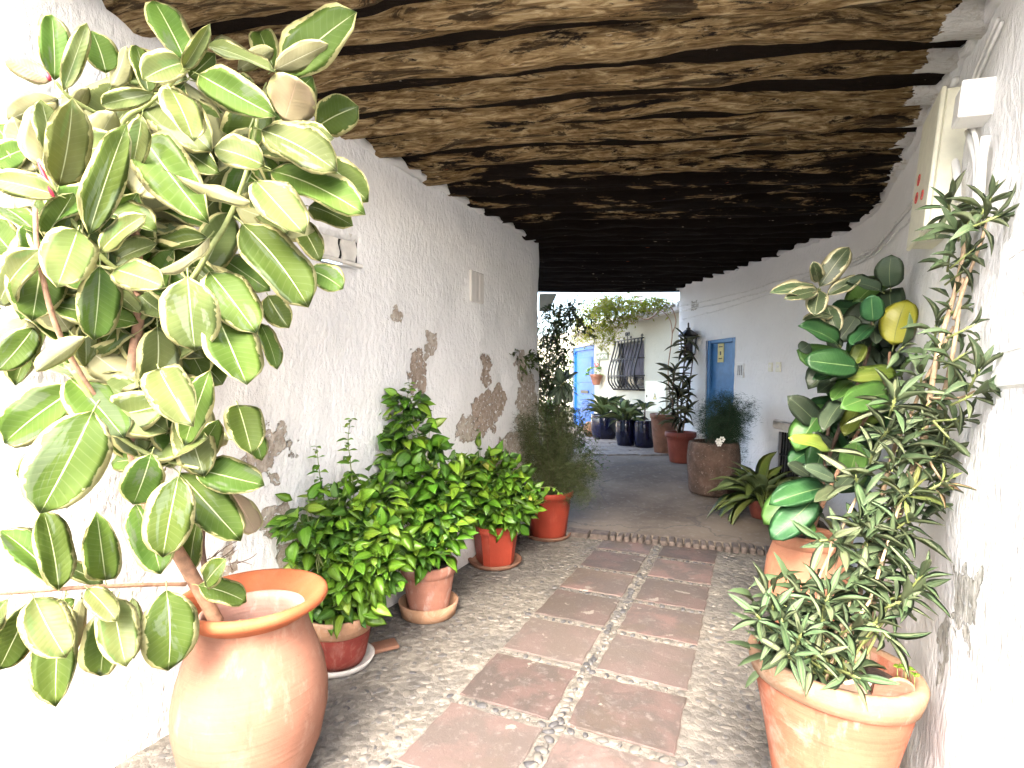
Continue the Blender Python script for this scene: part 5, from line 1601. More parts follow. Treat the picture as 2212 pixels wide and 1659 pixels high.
# ------------------------------------------------------------------ green rubber plant in the jar
rb = random.Random(33)
RUB = thing('rubber_plant', 'glossy green rubber plant with one yellow leaf growing from the clay jar', 'plant', (PJ[0], PJ[1], .56))
branch(RUB, 'stem', B((1742, 1190, 2.92), (1760, 1080, 2.90), (1800, 960, 2.86), (1850, 840, 2.82), (1880, 740, 2.80), (1885, 680, 2.78)), .014, .007, M['stem_dark'])
branch(RUB, 'stem', B((1745, 1190, 2.90), (1775, 1060, 2.90), (1790, 920, 2.90), (1800, 800, 2.92), (1775, 690, 2.94), (1768, 625, 2.95)), .013, .005, M['stem_dark'])
branch(RUB, 'stem', B((1738, 1185, 2.86), (1790, 1060, 2.8), (1850, 940, 2.74), (1910, 830, 2.70), (1922, 760, 2.68)), .012, .006, M['stem_brown'])
RVL = [(7,540,370,775,55,170,'V',1),(7,520,390,138,422,132,'V',0),(7,520,402,253,472,112,'V',0),(7,535,330,488,168,100,'V',1),(7,540,402,500,605,150,'V',0),(7,600,440,865,298,122,'V',1),
 (7,1035,410,748,335,130,'D',1),(7,1105,382,1112,116,190,'D',1),(7,1100,390,1118,604,200,'D',2),(7,965,652,948,434,160,'G',0),(7,1128,840,1238,474,240,'Y',0),
 (7,690,832,362,686,172,'G',1),(7,852,1012,412,958,225,'G',0),(7,690,802,832,606,170,'D',2),(7,962,682,786,845,132,'G',1),(7,966,682,992,834,110,'D',1),
 (7,1152,1065,742,1100,142,'E',0),(7,1085,1222,698,1345,225,'M',0),(7,455,828,380,885,110,'D',2),(7,700,1052,480,1115,90,'G',1),(7,660,1122,520,1222,120,'D',2),
 (7,722,1298,566,1536,152,'D',1),(7,792,1128,638,1286,120,'M',1),(7,852,1328,738,1565,132,'E',1),(7,1042,1362,848,1470,120,'E',1),(7,1002,872,1180,1048,150,'D',2),
 (7,1192,1090,1332,925,150,'M',1),(7,892,828,818,994,112,'E',1),(7,600,520,680,745,140,'V',2),(7,640,600,400,640,100,'V',2),(7,1060,620,1020,780,140,'D',2),(7,820,740,900,880,140,'D',2),
 (7,700,880,600,760,120,'D',2),(7,1180,900,1100,1010,130,'D',2),(7,900,1180,800,1290,140,'M',2),(7,1000,1300,1100,1400,150,'D',2),
 (8,1085,272,698,168,132,'E',0),(8,1092,282,925,108,112,'D',1),(8,1268,490,1335,195,235,'M',1),(8,1135,552,836,428,142,'D',0),(8,900,520,688,400,120,'D',1),(8,1052,622,522,785,235,'G',0),
 (8,962,708,538,1104,265,'G',0),(8,690,950,968,1015,132,'M',0),(8,980,770,800,930,170,'G',1),(8,1095,1010,985,885,120,'D',1),(8,1300,500,1140,655,130,'D',1),(8,1140,650,938,760,112,'U',0),
 (8,1200,300,1050,420,140,'D',2),(8,1150,450,1250,600,140,'D',2),(8,1000,300,1120,160,110,'D',2),(8,1180,120,1300,20,140,'D',2)]
RT = {'V': ('rubv_dark', 'rub_under'), 'D': ('rub_dark', 'rub_under'), 'G': ('rub_top', 'rub_under'), 'Y': ('rub_yel', 'rub_yel'), 'E': ('rub_yg', 'rub_under'), 'M': ('rub_mid', 'rub_under'), 'U': ('ole_grey', 'rub_under')}
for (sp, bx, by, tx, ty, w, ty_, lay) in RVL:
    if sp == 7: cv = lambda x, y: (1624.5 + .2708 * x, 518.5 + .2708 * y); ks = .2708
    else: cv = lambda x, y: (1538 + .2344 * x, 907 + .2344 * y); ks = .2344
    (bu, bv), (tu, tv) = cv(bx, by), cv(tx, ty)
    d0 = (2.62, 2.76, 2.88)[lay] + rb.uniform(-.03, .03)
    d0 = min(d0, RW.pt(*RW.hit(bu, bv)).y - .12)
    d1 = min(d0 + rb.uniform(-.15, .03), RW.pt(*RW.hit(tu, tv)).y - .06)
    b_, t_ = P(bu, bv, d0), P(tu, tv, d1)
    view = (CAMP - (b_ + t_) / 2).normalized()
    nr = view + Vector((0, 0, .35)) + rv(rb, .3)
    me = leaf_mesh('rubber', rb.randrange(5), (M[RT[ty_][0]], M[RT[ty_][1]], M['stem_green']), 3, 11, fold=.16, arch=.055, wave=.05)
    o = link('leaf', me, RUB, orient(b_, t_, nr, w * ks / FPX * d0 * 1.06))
    if ty_ == 'Y': o['label'] = 'single yellow leaf'

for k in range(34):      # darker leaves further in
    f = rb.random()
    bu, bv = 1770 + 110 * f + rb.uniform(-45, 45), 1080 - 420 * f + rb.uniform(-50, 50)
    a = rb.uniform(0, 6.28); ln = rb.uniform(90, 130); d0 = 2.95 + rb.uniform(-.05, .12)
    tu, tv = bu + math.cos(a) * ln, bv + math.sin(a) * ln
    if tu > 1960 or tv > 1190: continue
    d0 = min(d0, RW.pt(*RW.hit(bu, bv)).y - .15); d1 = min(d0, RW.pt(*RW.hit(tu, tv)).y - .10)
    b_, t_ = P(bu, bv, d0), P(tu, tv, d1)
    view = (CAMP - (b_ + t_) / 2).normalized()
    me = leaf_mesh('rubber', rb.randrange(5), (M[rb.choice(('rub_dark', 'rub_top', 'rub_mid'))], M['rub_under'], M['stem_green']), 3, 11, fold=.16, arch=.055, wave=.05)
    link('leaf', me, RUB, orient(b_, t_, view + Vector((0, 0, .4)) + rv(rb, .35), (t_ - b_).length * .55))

# ------------------------------------------------------------------ oleander
rb = random.Random(44)
OLE = thing('oleander', 'oleander with narrow grey-green leaves and bare tan stems in the large tapered pot', 'plant', (PO[0], PO[1], .5))
ROS = [  # u, v, d, leaves, len px, kind, axis (image dx, dy up)
 (1669,1310,1.58,8,88,'t',-.3,1),(1729,1372,1.50,11,95,'t',0,.9),(1789,1290,1.55,10,92,'t',.1,1),(1636,1330,1.55,7,80,'t',-.7,.6),(1689,1340,1.54,9,88,'t',-.2,.9),
 (1704,1415,1.48,8,85,'t',-.3,.3),(1769,1415,1.50,8,88,'t',.1,.4),(1849,1462,1.44,8,92,'t',.1,.1),(1779,1340,1.52,8,90,'t',.1,.8),(1839,1355,1.55,7,92,'t',.2,.5),
 (1899,1340,1.58,8,92,'t',.3,.5),(1949,1298,1.56,8,92,'t',.5,.5),(1989,1245,1.55,9,95,'t',.4,1),(1969,1282,1.57,7,90,'t',.6,.4),(1919,1375,1.55,6,90,'g',.2,-.2),
 (1859,1128,1.72,7,95,'g',-.1,.6),(1819,1180,1.70,7,95,'g',-.3,.2),(1772,1168,1.66,4,105,'g',-1,.1),(1884,1150,1.70,7,92,'g',.1,.7),(1964,1124,1.65,7,88,'t',.5,.6),
 (1919,1172,1.68,7,92,'g',.1,.5),(1969,1060,1.64,8,88,'y',.2,.6),(2044,1040,1.58,8,72,'d',.6,.5),(1849,1030,1.80,6,95,'g',-.4,.5),(1884,980,1.80,7,92,'g',-.2,.7),
 (1934,860,1.78,10,100,'g',0,1),(1919,930,1.78,8,95,'g',-.1,.3),(1994,925,1.72,8,92,'g',.2,.5),(2109,850,1.55,7,95,'g',.3,.3),(2054,950,1.62,4,80,'y',.3,-.6),
 (2049,440,1.92,8,95,'t',-.6,.5),(2139,430,1.80,9,80,'t',.3,1),(2149,470,1.76,7,85,'t',.5,.2),(2094,480,1.84,9,92,'t',0,.3),(2069,505,1.86,7,92,'g',-.5,.1),
 (2074,590,1.82,5,60,'y',0,.2),(2069,630,1.82,4,62,'y',0,.3),(2074,665,1.80,5,55,'y',.1,.2),(2114,800,1.62,9,98,'g',.1,.9),(2024,700,1.86,6,80,'g',-.3,.8),(1948,752,1.95,4,85,'y',-.1,.2),
 (2095,545,1.80,6,75,'t',.3,.4),(2050,560,1.86,5,70,'g',-.4,.3),(2098,705,1.72,4,70,'g',.4,.3),(2030,770,1.82,7,80,'g',-.4,.4),(2082,765,1.70,6,75,'y',.3,.4),
 (2055,835,1.72,7,85,'g',0,.4),(1990,815,1.84,7,85,'g',-.4,.5),(2005,875,1.78,7,85,'g',.1,.3),(2075,905,1.62,6,80,'g',.5,.1),(2020,985,1.68,6,80,'y',.3,.2),(1960,935,1.78,6,85,'g',-.1,.4)]
OM = {'t': ('ole_top', 'ole_top', 'ole_top', 'ole_grey'), 'g': ('ole_grey', 'ole_top', 'ole_grey', 'ole_top'), 'y': ('ole_yg', 'ole_grey', 'ole_yg', 'ole_yg'), 'd': ('ole_yg', 'ole_dry', 'ole_yg', 'ole_dry')}
n_ol = 0
extra = MB()
def bake_leaf(mb, src, Mx):
    o0 = len(mb.v)
    for v_, uv_ in zip(src.v, src.uv): mb.vert(Mx @ Vector(v_), uv_)
    for f_, m_ in zip(src.f, src.m): mb.face([a + o0 for a in f_], m_)
lance_lo = [leaf_mb('lance', k, 1, 5, .25, .06, .02, .05) for k in range(4)]
pot_top = Vector((PO[0] + .05, PO[1], .50))
for (u, v, d, n, lpx, kd, ax, ay) in ROS:
    hw_ = RW.hit(min(u, 2205), v)
    if hw_: d = min(d, RW.pt(*hw_).y - .13)
    c = P(u, v, d)
    axis = Vector((ax * .8, -.45, ay)).normalized()
    L = lpx / FPX * d * .86
    x = axis.orthogonal().normalized(); y = axis.cross(x)
    a0 = rb.uniform(0, 6.28)
    for k in range(n + (2 if kd in 'tg' else 0)):
        a = a0 + k * 2.4
        f = k / max(1, n - 1)
        el = R(72 - 82 * f) + rb.uniform(-.15, .15)      # young leaves upright, old ones spreading
        dr = (x * math.cos(a) + y * math.sin(a)) * math.cos(el) + axis * math.sin(el)
        dr.z -= .10 * f
        dr.normalize()
        ll = L * rb.uniform(.75, 1.15) * (.65 if f < .15 else 1)
        b_ = c - axis * (.035 * f) + dr * .006
        t_ = b_ + dr * ll
        if t_.x > 0:
            lim = RW.pt(*(hw_ or (0, 1))).x - .01 if hw_ else 9
        nr = axis + Vector((0, -.15, .35)) + rv(rb, .25)
        mt = M[OM[kd][rb.randrange(4)]]
        Mx = orient(b_, t_, nr, ll * rb.uniform(.19, .25))
        if n_ol < 298:
            link('leaf', leaf_mesh('lance', rb.randrange(5), (mt, M['ole_under'], M['stem_green']), 2, 8, fold=.22, arch=.014, wave=.02, pet=.06), OLE, Mx)
        else:
            bake_leaf(extra, lance_lo[k % 4], Mx)
        n_ol += 1
    mb = MB(); mb.tube([c - axis * .07, c, c + axis * .015], [.004, .003, .001], 5); mb.build('shoot', M['stem_green'], OLE)
    # stem from the pot or the main canes to the shoot
    if v > 1080:
        s0 = pot_top + Vector((rb.uniform(-.12, .1), rb.uniform(-.08, .08), 0))
        e = c - axis * .06
        m1 = s0.lerp(e, .5) + Vector((rb.uniform(-.02, .02), rb.uniform(-.02, .04), -.03))
        branch(OLE, 'stem', [s0, m1, e], .005, .003, M['stem_tan'] if kd != 't' else M['stem_green'], 6, .05)
for k in range(330):      # crowded inner leaves low in the pot and along the canes
    b_ = pot_top + Vector((rb.uniform(-.24, .04), rb.uniform(-.10, .14), rb.uniform(.02, .28)))
    if k > 150:
        f_ = rb.random(); b_ = P(1850 + 150 * f_ + rb.uniform(-60, 50), 1330 - 400 * f_, 1.70 + .06 * f_) + rv(rb, .04)
    dr = Vector((rb.uniform(-1, 1), rb.uniform(-1, .3), rb.uniform(-.5, .7))).normalized()
    ll = rb.uniform(.08, .13)
    bake_leaf(extra, lance_lo[k % 4], orient(b_, b_ + dr * ll, Vector((0, -.4, 1)) + rv(rb, .4), ll * .22))
tag(extra.build('foliage', [M['ole_top'], M['ole_under'], M['stem_green']], OLE), kind='stuff')
for (pts, r0, r1) in ((((1850, 1440, 1.66), (1885, 1250, 1.72), (1940, 1080, 1.76), (1990, 960, 1.78), (2010, 850, 1.79), (2030, 740, 1.81), (2060, 640, 1.83), (2078, 560, 1.84), (2085, 490, 1.85)), .012, .006),
                      (((1870, 1440, 1.68), (1900, 1230, 1.76), (1985, 1010, 1.82), (2030, 880, 1.80), (2055, 780, 1.76), (2070, 680, 1.78), (2080, 600, 1.80)), .010, .005),
                      (((1840, 1440, 1.66), (1860, 1260, 1.72), (1900, 1090, 1.80), (1935, 960, 1.84), (1965, 900, 1.84), (2000, 820, 1.84), (2060, 705, 1.82)), .009, .005),
                      (((2060, 690, 1.78), (2090, 600, 1.78), (2120, 520, 1.77), (2140, 450, 1.77)), .006, .004),
                      (((2010, 860, 1.78), (2070, 860, 1.66), (2105, 845, 1.58)), .005, .003), (((1990, 950, 1.78), (2010, 1000, 1.70), (2040, 1045, 1.60)), .005, .003)):
    branch(OLE, 'stem', B(*pts), r0, r1, M['stem_tan'])
# bamboo canes that prop it up
for (a, b_, lab) in (((1770, 1245, 1.74), (1850, 1075, 1.80), 'long slanting bamboo cane among the oleander stems'), ((1878, 1300, 1.64), (1945, 1085, 1.70), 'short upright bamboo cane behind the oleander leaves'), ((1835, 1330, 1.64), (1760, 1420, 1.66), 'thick bamboo stub standing in the oleander pot')):
    mb = MB(); p0, p1 = P(*a), P(*b_)
    if p0.z > p1.z: p0, p1 = p1, p0
    base = Vector((p0.x - (p1.x - p0.x) * .0, p0.y, p0.z))
    foot = Vector((pot_top.x - .08, pot_top.y, .50)) if p0.z > .55 else p0
    pts = [foot.lerp(p0, k / 4) for k in range(4)] + [p0.lerp(p1, k / 6) for k in range(7)]
    mb.tube(pts, [.0045 + (.0008 if k % 3 == 0 else 0) for k in range(len(pts))], 8)
    tag(mb.build('bamboo_cane', M['cane']), lab, 'cane', 'canes in the oleander pot')
# clover in the pot
CLV = thing('clover', 'tiny bright clover growing at the rim of the oleander pot', 'plant', (PO[0] + .2, PO[1] - .05, .53))
for k in range(7):
    c = Vector((PO[0] + .17 + rb.uniform(-.02, .05), PO[1] - .10 + rb.uniform(-.03, .05), .56 + rb.uniform(0, .02)))
    for q in range(3):
        a = q * 2.09 + k
        me = leaf_mesh('small', 7, (M['jas_light'], M['jas_under'], M['stem_green']), 1, 5, fold=.2, arch=.02, wave=.0, pet=.0)
        link('leaf', me, CLV, orient(c, c + Vector((math.cos(a) * .014, math.sin(a) * .014, .003)), Vector((0, -.5, 1)), .014))
    mb = MB(); mb.tube([c - Vector((0, 0, .05)), c], .0012, 4); mb.build('stem', M['stem_green'], CLV)

# ------------------------------------------------------------------ leafy green shrubs along the wall
small_lo = [leaf_mb('small', k, 1, 4, .12, .05, .02, .08) for k in range(4)]
def shrub(label, base, blobs, spikes, n_front, n_inner, L, mats, seed, potc):
    r_ = random.Random(seed)
    t = thing('shrub', label, 'shrub', base, 'shrubs along the peeling wall')
    weights = [b[2] * b[3] for b in blobs]
    tips = []
    cnt = 0
    stuffm = MB(); lightm = MB()
    n_out = int(n_front * .6)
    for k in range(n_front + n_inner + n_out):
        (u, v, ru, rvv, d) = r_.choices(blobs, weights)[0]
        c = P(u, v, d); ax, az = ru / FPX * d, rvv / FPX * d; ay = min(ax, .24)
        dv = rv(r_)
        inner = n_front <= k < n_front + n_inner
        if not inner:
            if dv.y > .25: dv.y = -dv.y * .6
            f = r_.uniform(.62, 1.16)
        else: f = r_.uniform(.25, .85)
        p = c + Vector((dv.x * ax, dv.y * ay, dv.z * az)) * f
        if p.x < XL(p.y) + .04: p.x = XL(p.y) + .04 + r_.uniform(0, .05)
        if p.z < .10: p.z = .10 + r_.uniform(0, .1)
        if p.x < XL(p.y) + .04 or p.y > 5.4: continue
        dr = Vector((dv.x, dv.y * .9 - .30, dv.z * .4 - .22)) + rv(r_, .75)
        dr.normalize()
        ll = L * r_.uniform(.6, 1.25)
        nr = Vector((dv.x * .3, -.75, .75)) + rv(r_, .5)
        Mx = orient(p, p + dr * ll, nr, ll * r_.uniform(.46, .62))
        young = dv.z > .1 and r_.random() < .55
        if inner: bake_leaf(stuffm, small_lo[k % 4], Mx)
        elif k >= n_front: bake_leaf(lightm, small_lo[k % 4], Mx)
        else:
            mt = mats[1] if (young or r_.random() < .22) else (mats[2] if r_.random() < .15 else mats[0])
            if len(mats) > 3 and r_.random() < .05: mt = mats[3]
            link('leaf', leaf_mesh('small', r_.randrange(5), (M[mt], M['jas_under'], M['stem_green']), 2, 6, fold=.10, arch=.07, wave=.04, pet=.10), t, Mx)
            cnt += 1
        if k % 7 == 0: tips.append(p)
    for sp in spikes:
        pth = smooth_path([P(*q) for q in sp[0]], 8)
        mb = MB(); mb.tube(pth, [.0035 - .0022 * i / len(pth) for i in range(len(pth))], 5); mb.build('shoot', M['stem_green'], t)
        for i in range(2, len(pth), sp[1]):
            for sd_ in (-1, 1):
                a = i * 1.3
                sz = .85 - .45 * i / len(pth)
                dr = Vector((sd_ * math.cos(a * .6), -abs(math.sin(a)) * .7, r_.uniform(-.25, .25))).normalized()
                ll = L * sz * r_.uniform(.7, 1.05)
                link('leaf', leaf_mesh('small', r_.randrange(5), (M[mats[1] if r_.random() < .65 else mats[0]], M['jas_under'], M['stem_green']), 2, 6, fold=.10, arch=.07, wave=.04, pet=.10), t, orient(pth[i], pth[i] + dr * ll, Vector((0, -.4, 1)) + rv(r_, .3), ll * .5))
                cnt += 1
    for p in tips[:36]:
        s0 = Vector(potc) + Vector((r_.uniform(-.06, .06), r_.uniform(-.06, .06), 0))
        branch(t, 'stem', [s0, s0.lerp(p, .5) + Vector((0, 0, .05)), p], .004, .0015, M['stem_green'], 5, 0)
    tag(lightm.build('outer_foliage', [M[mats[0]], M['jas_under'], M['stem_green']], t), kind='stuff')
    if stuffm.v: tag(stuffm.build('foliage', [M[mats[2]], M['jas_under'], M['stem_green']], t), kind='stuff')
    return t
JM = ('jas_top', 'jas_light', 'jas_dark')
shrub('dense green shrub spilling over the two-tone pot beside the round urn', (P1[0], P1[1], .24),
      [(725, 1235, 85, 80, 2.70), (745, 1130, 72, 85, 2.76), (700, 1185, 55, 60, 2.76), (790, 1215, 70, 75, 2.72), (655, 1120, 38, 42, 2.62), (825, 1180, 60, 85, 2.75), (740, 1300, 60, 30, 2.68), (800, 1100, 65, 90, 2.85)],
      [([(765, 1080, 2.76), (757, 1000, 2.76), (752, 950, 2.77), (757, 905, 2.78)], 2), ([(700, 1080, 2.7), (690, 1020, 2.72), (684, 965, 2.74)], 2)], 262, 240, .108, JM, 5, (P1[0], P1[1], .23))
shrub('tallest green shrub with a slender leafy top behind the deep tan saucer', (P2[0], P2[1], .28),
      [(890, 1075, 92, 95, 3.28), (925, 1150, 70, 62, 3.22), (855, 1010, 58, 62, 3.32), (930, 1010, 60, 60, 3.34), (885, 930, 50, 55, 3.32), (880, 880, 30, 45, 3.33), (840, 1120, 55, 80, 3.15), (970, 1100, 52, 70, 3.3), (900, 1180, 55, 40, 3.15)],
      [([(880, 960, 3.3), (876, 900, 3.31), (880, 860, 3.32), (886, 828, 3.33)], 2), ([(835, 960, 3.3), (828, 920, 3.31), (822, 885, 3.32)], 3)], 262, 240, .124, JM, 6, (P2[0], P2[1], .29))
shrub('green shrub with some yellow leaves in the square red planter', (P3[0], P3[1], .29),
      [(1055, 1065, 72, 62, 4.15), (1100, 1085, 45, 50, 4.12), (1015, 1050, 48, 62, 4.12), (1060, 1010, 55, 40, 4.2), (1095, 1040, 42, 45, 4.15), (985, 1060, 45, 75, 4.0), (1130, 1075, 30, 40, 4.15)],
      [([(1100, 1090, 4.1), (1150, 1060, 4.05), (1190, 1052, 4.0), (1212, 1068, 4.0)], 4), ([(1040, 1010, 4.2), (1035, 960, 4.2), (1032, 925, 4.22)], 4)], 255, 200, .13, ('jas_top', 'jas_light', 'jas_dark', 'jas_yel'), 8, (P3[0], P3[1], .28))

# ------------------------------------------------------------------ feathery asparagus ferns
def fern(label, root, fronds, mat, seed, needles, nl):
    """fronds: end points; every frond is an arching stem set with hair-fine needles"""
    r_ = random.Random(seed)
    t = thing('asparagus_fern', label, 'fern', root)
    st, nd = MB(), MB()
    per = max(1, needles // len(fronds))
    for e in fronds:
        s0 = Vector(root) + Vector((r_.uniform(-.10, .10), r_.uniform(-.10, .10), 0))
        mid = s0.lerp(e, .55) + Vector((0, 0, .10 + .25 * max(0, s0.z + .2 - e.z))) + rv(r_, .10)
        pth = smooth_path([s0, mid, e], 7)
        st.tube(pth, [.0018 - .0013 * i / len(pth) for i in range(len(pth))], 4)
        for k in range(per):
            f = r_.uniform(.12, 1) ** .7 * (len(pth) - 1.001)
            i = int(f); p = pth[i].lerp(pth[i + 1], f - i)
            # side twig offset makes the plume broad
            p = p + rv(r_, r_.uniform(0, .11))
            dr = rv(r_); dr.z = dr.z * .6 - .05
            q = p + dr.normalized() * nl * r_.uniform(.6, 1.5)
            w = rv(r_, .0017)
            a, b_, c_ = nd.vert(p - w), nd.vert(p + w), nd.vert(q)
            nd.face((a, b_, c_))
    st.build('stems', M['stem_dark'], t)
    tag(nd.build('needles', M[mat], t, False), kind='stuff')
    return t
r5 = random.Random(61)
fr = []
for k in range(90):
    u = r5.gauss(1190, 42); v = r5.gauss(965, 62)
    u = min(max(u, 1120), 1290); v = min(max(v, 870), 1075)
    fr.append(P(u, v, 4.95 + r5.uniform(-.25, .35)))
for k in range(24):
    u = r5.uniform(1220, 1292); fr.append(P(u, r5.uniform(1010, 1090), 4.75 + r5.uniform(-.15, .15)))
for e in fr:
    if e.x < XL(e.y) + .03: e.x = XL(e.y) + .04
fern('feathery brown-green asparagus fern spilling from the round red pot', (P4[0], P4[1], .38), fr, 'fern', 62, 60000, .036)
fr = []
for k in range(60):
    u = r5.gauss(1572, 26); v = r5.gauss(910, 34)
    fr.append(P(min(max(u, 1512), 1632), min(max(v, 845), 1010), 5.95 + r5.uniform(-.15, .2)))
fern('dark bushy asparagus fern in the stone barrel before the blue door', (PB[0], PB[1], zb_ + .52), fr, 'fern_dark', 63, 46000, .040)
# white flower in the barrel
FL = thing('white_flower', 'single round white flower beside the dark fern in the stone barrel', 'flower', tuple(P(1556, 955, 5.7)))
for (u, v) in ((1553, 958), (1559, 949), (1551, 953)):
    c = P(u, v, 5.7)
    mb = MB()
    for k in range(6):
        a = k * 1.047
        q = [mb.vert(c + Vector((math.cos(a + o_) * r2, -.01 * (r2 > .01), math.sin(a + o_) * r2))) for (o_, r2) in ((0, .004), (-.5, .028), (0, .036), (.5, .028))]
        mb.face(q)
    mb.build('petals', M['flower_white'], FL)
mb = MB(); mb.tube([Vector((PB[0], PB[1] - .1, zb_ + .5)), P(1555, 955, 5.71)], .003, 5); mb.build('stem', M['stem_green'], FL)

# ------------------------------------------------------------------ strap-leaved and lily-like pot plants
def spray(name, label, cat, root, n, Lr, wr, mats, seed, up=(.3, 1.0), droop=.35, shape='strap', group=None, half=1, ny=7, ar=.14, yb=0.0):
    r_ = random.Random(seed)
    t = thing(name, label, cat, root, group)
    for k in range(n):
        a = k * 2.4 + r_.uniform(-.3, .3)
        e = r_.uniform(*up)
        dr = Vector((math.cos(a), math.sin(a) - yb, e)).normalized()
        L = r_.uniform(*Lr)
        b_ = Vector(root) + Vector((math.cos(a) * .03, math.sin(a) * .03, 0))
        t_ = b_ + dr * L; t_.z -= droop * L * r_.uniform(.3, 1) * (1 - abs(dr.z))
        nr = Vector((-dr.x * .6, -dr.y * .6, 1.0)) + rv(r_, .2)
        link('leaf', leaf_mesh(shape, r_.randrange(5) + 10, (M[r_.choice(mats)], M['rub_under'] if 'drac' not in mats[0] else M['drac_top'], M['stem_green']), half, ny, fold=.25, arch=ar, wave=.03, pet=.0), t, orient(b_, t_, nr, L * r_.uniform(*wr)))
    return t
spray('aspidistra', 'olive strap-leaved plant drooping from the small pot near the grate', 'plant', (PA[0], PA[1], za + .18), 46, (.36, .62), (.20, .28), ['asp_top', 'asp_top', 'asp_top', 'rub_yg'], 71, (-.35, 1.7), 1.0, 'lance', None, 2, 8, .12)
spray('peace_lily', 'arching broad-leaved plant in the widest blue pot', 'plant', (bl1.x, bl1.y, bl1.z - .05), 30, (.3, .62), (.18, .28), ['lily_top', 'lily_top', 'rub_yg'], 72, (.3, 1.8), .5, 'lance', 'lilies in the blue pots', 1, 7, .16)
spray('peace_lily', 'dark drooping lily filling the middle blue pot', 'plant', (bl2.x, bl2.y, bl2.z - .05), 42, (.3, .60), (.20, .30), ['lily_top', 'lily_top', 'rub_dark'], 73, (.1, 1.6), .7, 'lance', 'lilies in the blue pots', 1, 7, .18)
t_s = spray('sparse_plant', 'sparse upright plant in the blue pot of white stones', 'plant', (bl3.x, bl3.y, bl3.z + .18), 9, (.2, .36), (.22, .32), ['lily_top', 'rub_dark'], 74, (.2, 1.2), .9, 'lance', None, 1, 7, .18)
mb = MB(); mb.tube([(bl3.x, bl3.y, bl3.z - .05), (bl3.x + .01, bl3.y, bl3.z + .2)], .012, 6); mb.build('stem', M['stem_dark'], t_s)
spray('succulent', 'small spiky green succulent among the white stones of the brown pot', 'plant', (br1.x, br1.y - .05, br1.z - .02), 16, (.10, .17), (.14, .2), ['rub_mid', 'rub_yg'], 75, (.5, 2.2), .1)
# tall dark plant in the red pot: several canes ringed with strap leaves
DR = thing('dracaena', 'tall dark strap-leaved plant standing in the dull red pot', 'plant', (rd1.x, rd1.y, rd1.z - .04))
r6 = random.Random(81)
for (du, ht) in ((2, 735), (18, 765), (-22, 800), (-8, 850)):
    pts = [Vector((rd1.x + du * .001, rd1.y, rd1.z - .05)), P(1470 + du * .8, 870, 7.45), P(1480 + du, ht, 7.42)]
    branch(DR, 'stem', pts, .014, .008, M['stem_dark'], 6)
    pth = smooth_path(pts, 9)
    for i in range(4, len(pth)):
        for q in range(2 if i < len(pth) - 3 else 5):
            a = i * 1.7 + q * 1.57 + r6.uniform(-.4, .4)
            dr = Vector((math.cos(a), math.sin(a), r6.uniform(-.5, 1.1))).normalized(); L = r6.uniform(.16, .34)
            t_ = pth[i] + dr * L
            if t_.x > RW.pt(RW.hit(1500, 800)[0], 1.4).x + .02: continue
            link('leaf', leaf_mesh('strap', r6.randrange(4) + 20, (M['drac_top'], M['drac_top'], M['stem_dark']), 1, 5, fold=.2, arch=.08, wave=.0, pet=.0), DR, orient(pth[i], t_ + Vector((0, 0, r6.uniform(-.13, .07))), Vector((0, 0, 1)) + rv(r6, .2), .036))
# geranium in the wall pot
GE = thing('geranium', 'small geranium with one red bloom in the pot hung on the cream wall', 'plant', (wpos.x, wpos.y, wpos.z + .12))
for k in range(44):
    dv = rv(r6); dv.z = abs(dv.z)
    p = Vector((wpos.x, wpos.y, wpos.z + .12)) + Vector((dv.x * .19, dv.y * .15, dv.z * .20))
    dr = Vector((dv.x, dv.y - .3, -.2)).normalized()
    link('leaf', leaf_mesh('small', k % 4, (M[r6.choice(('jas_top', 'lily_top', 'jas_light'))], M['jas_under'], M['stem_green']), 1, 6, fold=.25, arch=.07, wave=.03, pet=.1), GE, orient(p, p + dr * .085, Vector((0, -.6, .8)) + rv(r6, .3), .075))
for k in range(9):
    c = Vector((wpos.x, wpos.y - .05, wpos.z + .36)) + rv(r6, .04)
    mb = MB(); mb.lathe([(0, -.018), (.016, -.008), (.02, .006), (0, .016)], 6, 0, c); mb.build('bloom', M['flower_red'], GE)
mb = MB(); mb.tube([(wpos.x, wpos.y, wpos.z + .1), (wpos.x, wpos.y - .05, wpos.z + .35)], .004, 5); mb.build('stem', M['stem_green'], GE)
# small dark rubber plant at the corner
DK = thing('dark_rubber_plant', 'small rubber plant with dark drooping leaves silhouetted before the blue door', 'plant', tuple(Vector((P4[0] + .12, P4[1] + .35, .4))))
cv = lambda x, y: (1140.5 + .1562 * x, 604.8 + .1562 * y)
branch(DK, 'stem', [Vector((P4[0] + .12, P4[1] + .3, .42)), P(*cv(430, 1700), 5.25), P(*cv(470, 1460), 5.25)], .008, .005, M['stem_dark'], 6)
for (bx, by, tx, ty, w) in ((470, 1430, 410, 1215, 130), (500, 1410, 700, 1280, 120), (450, 1440, 335, 1400, 80), (520, 1420, 615, 1565, 75), (440, 1470, 300, 1640, 110), (470, 1470, 520, 1720, 130), (500, 1480, 600, 1700, 110), (450, 1500, 410, 1740, 120), (480, 1420, 560, 1250, 120)):
    b_, t_ = P(*cv(bx, by), 5.25), P(*cv(tx, ty), 5.2)
    link('leaf', leaf_mesh('rubber', r6.randrange(5), (M['rub_dark'], M['rub_under'], M['stem_green']), 3, 11, fold=.16, arch=.055, wave=.05), DK, orient(b_, t_, Vector((0, -.7, .7)) + rv(r6, .4), w * .1562 / FPX * 5.25))

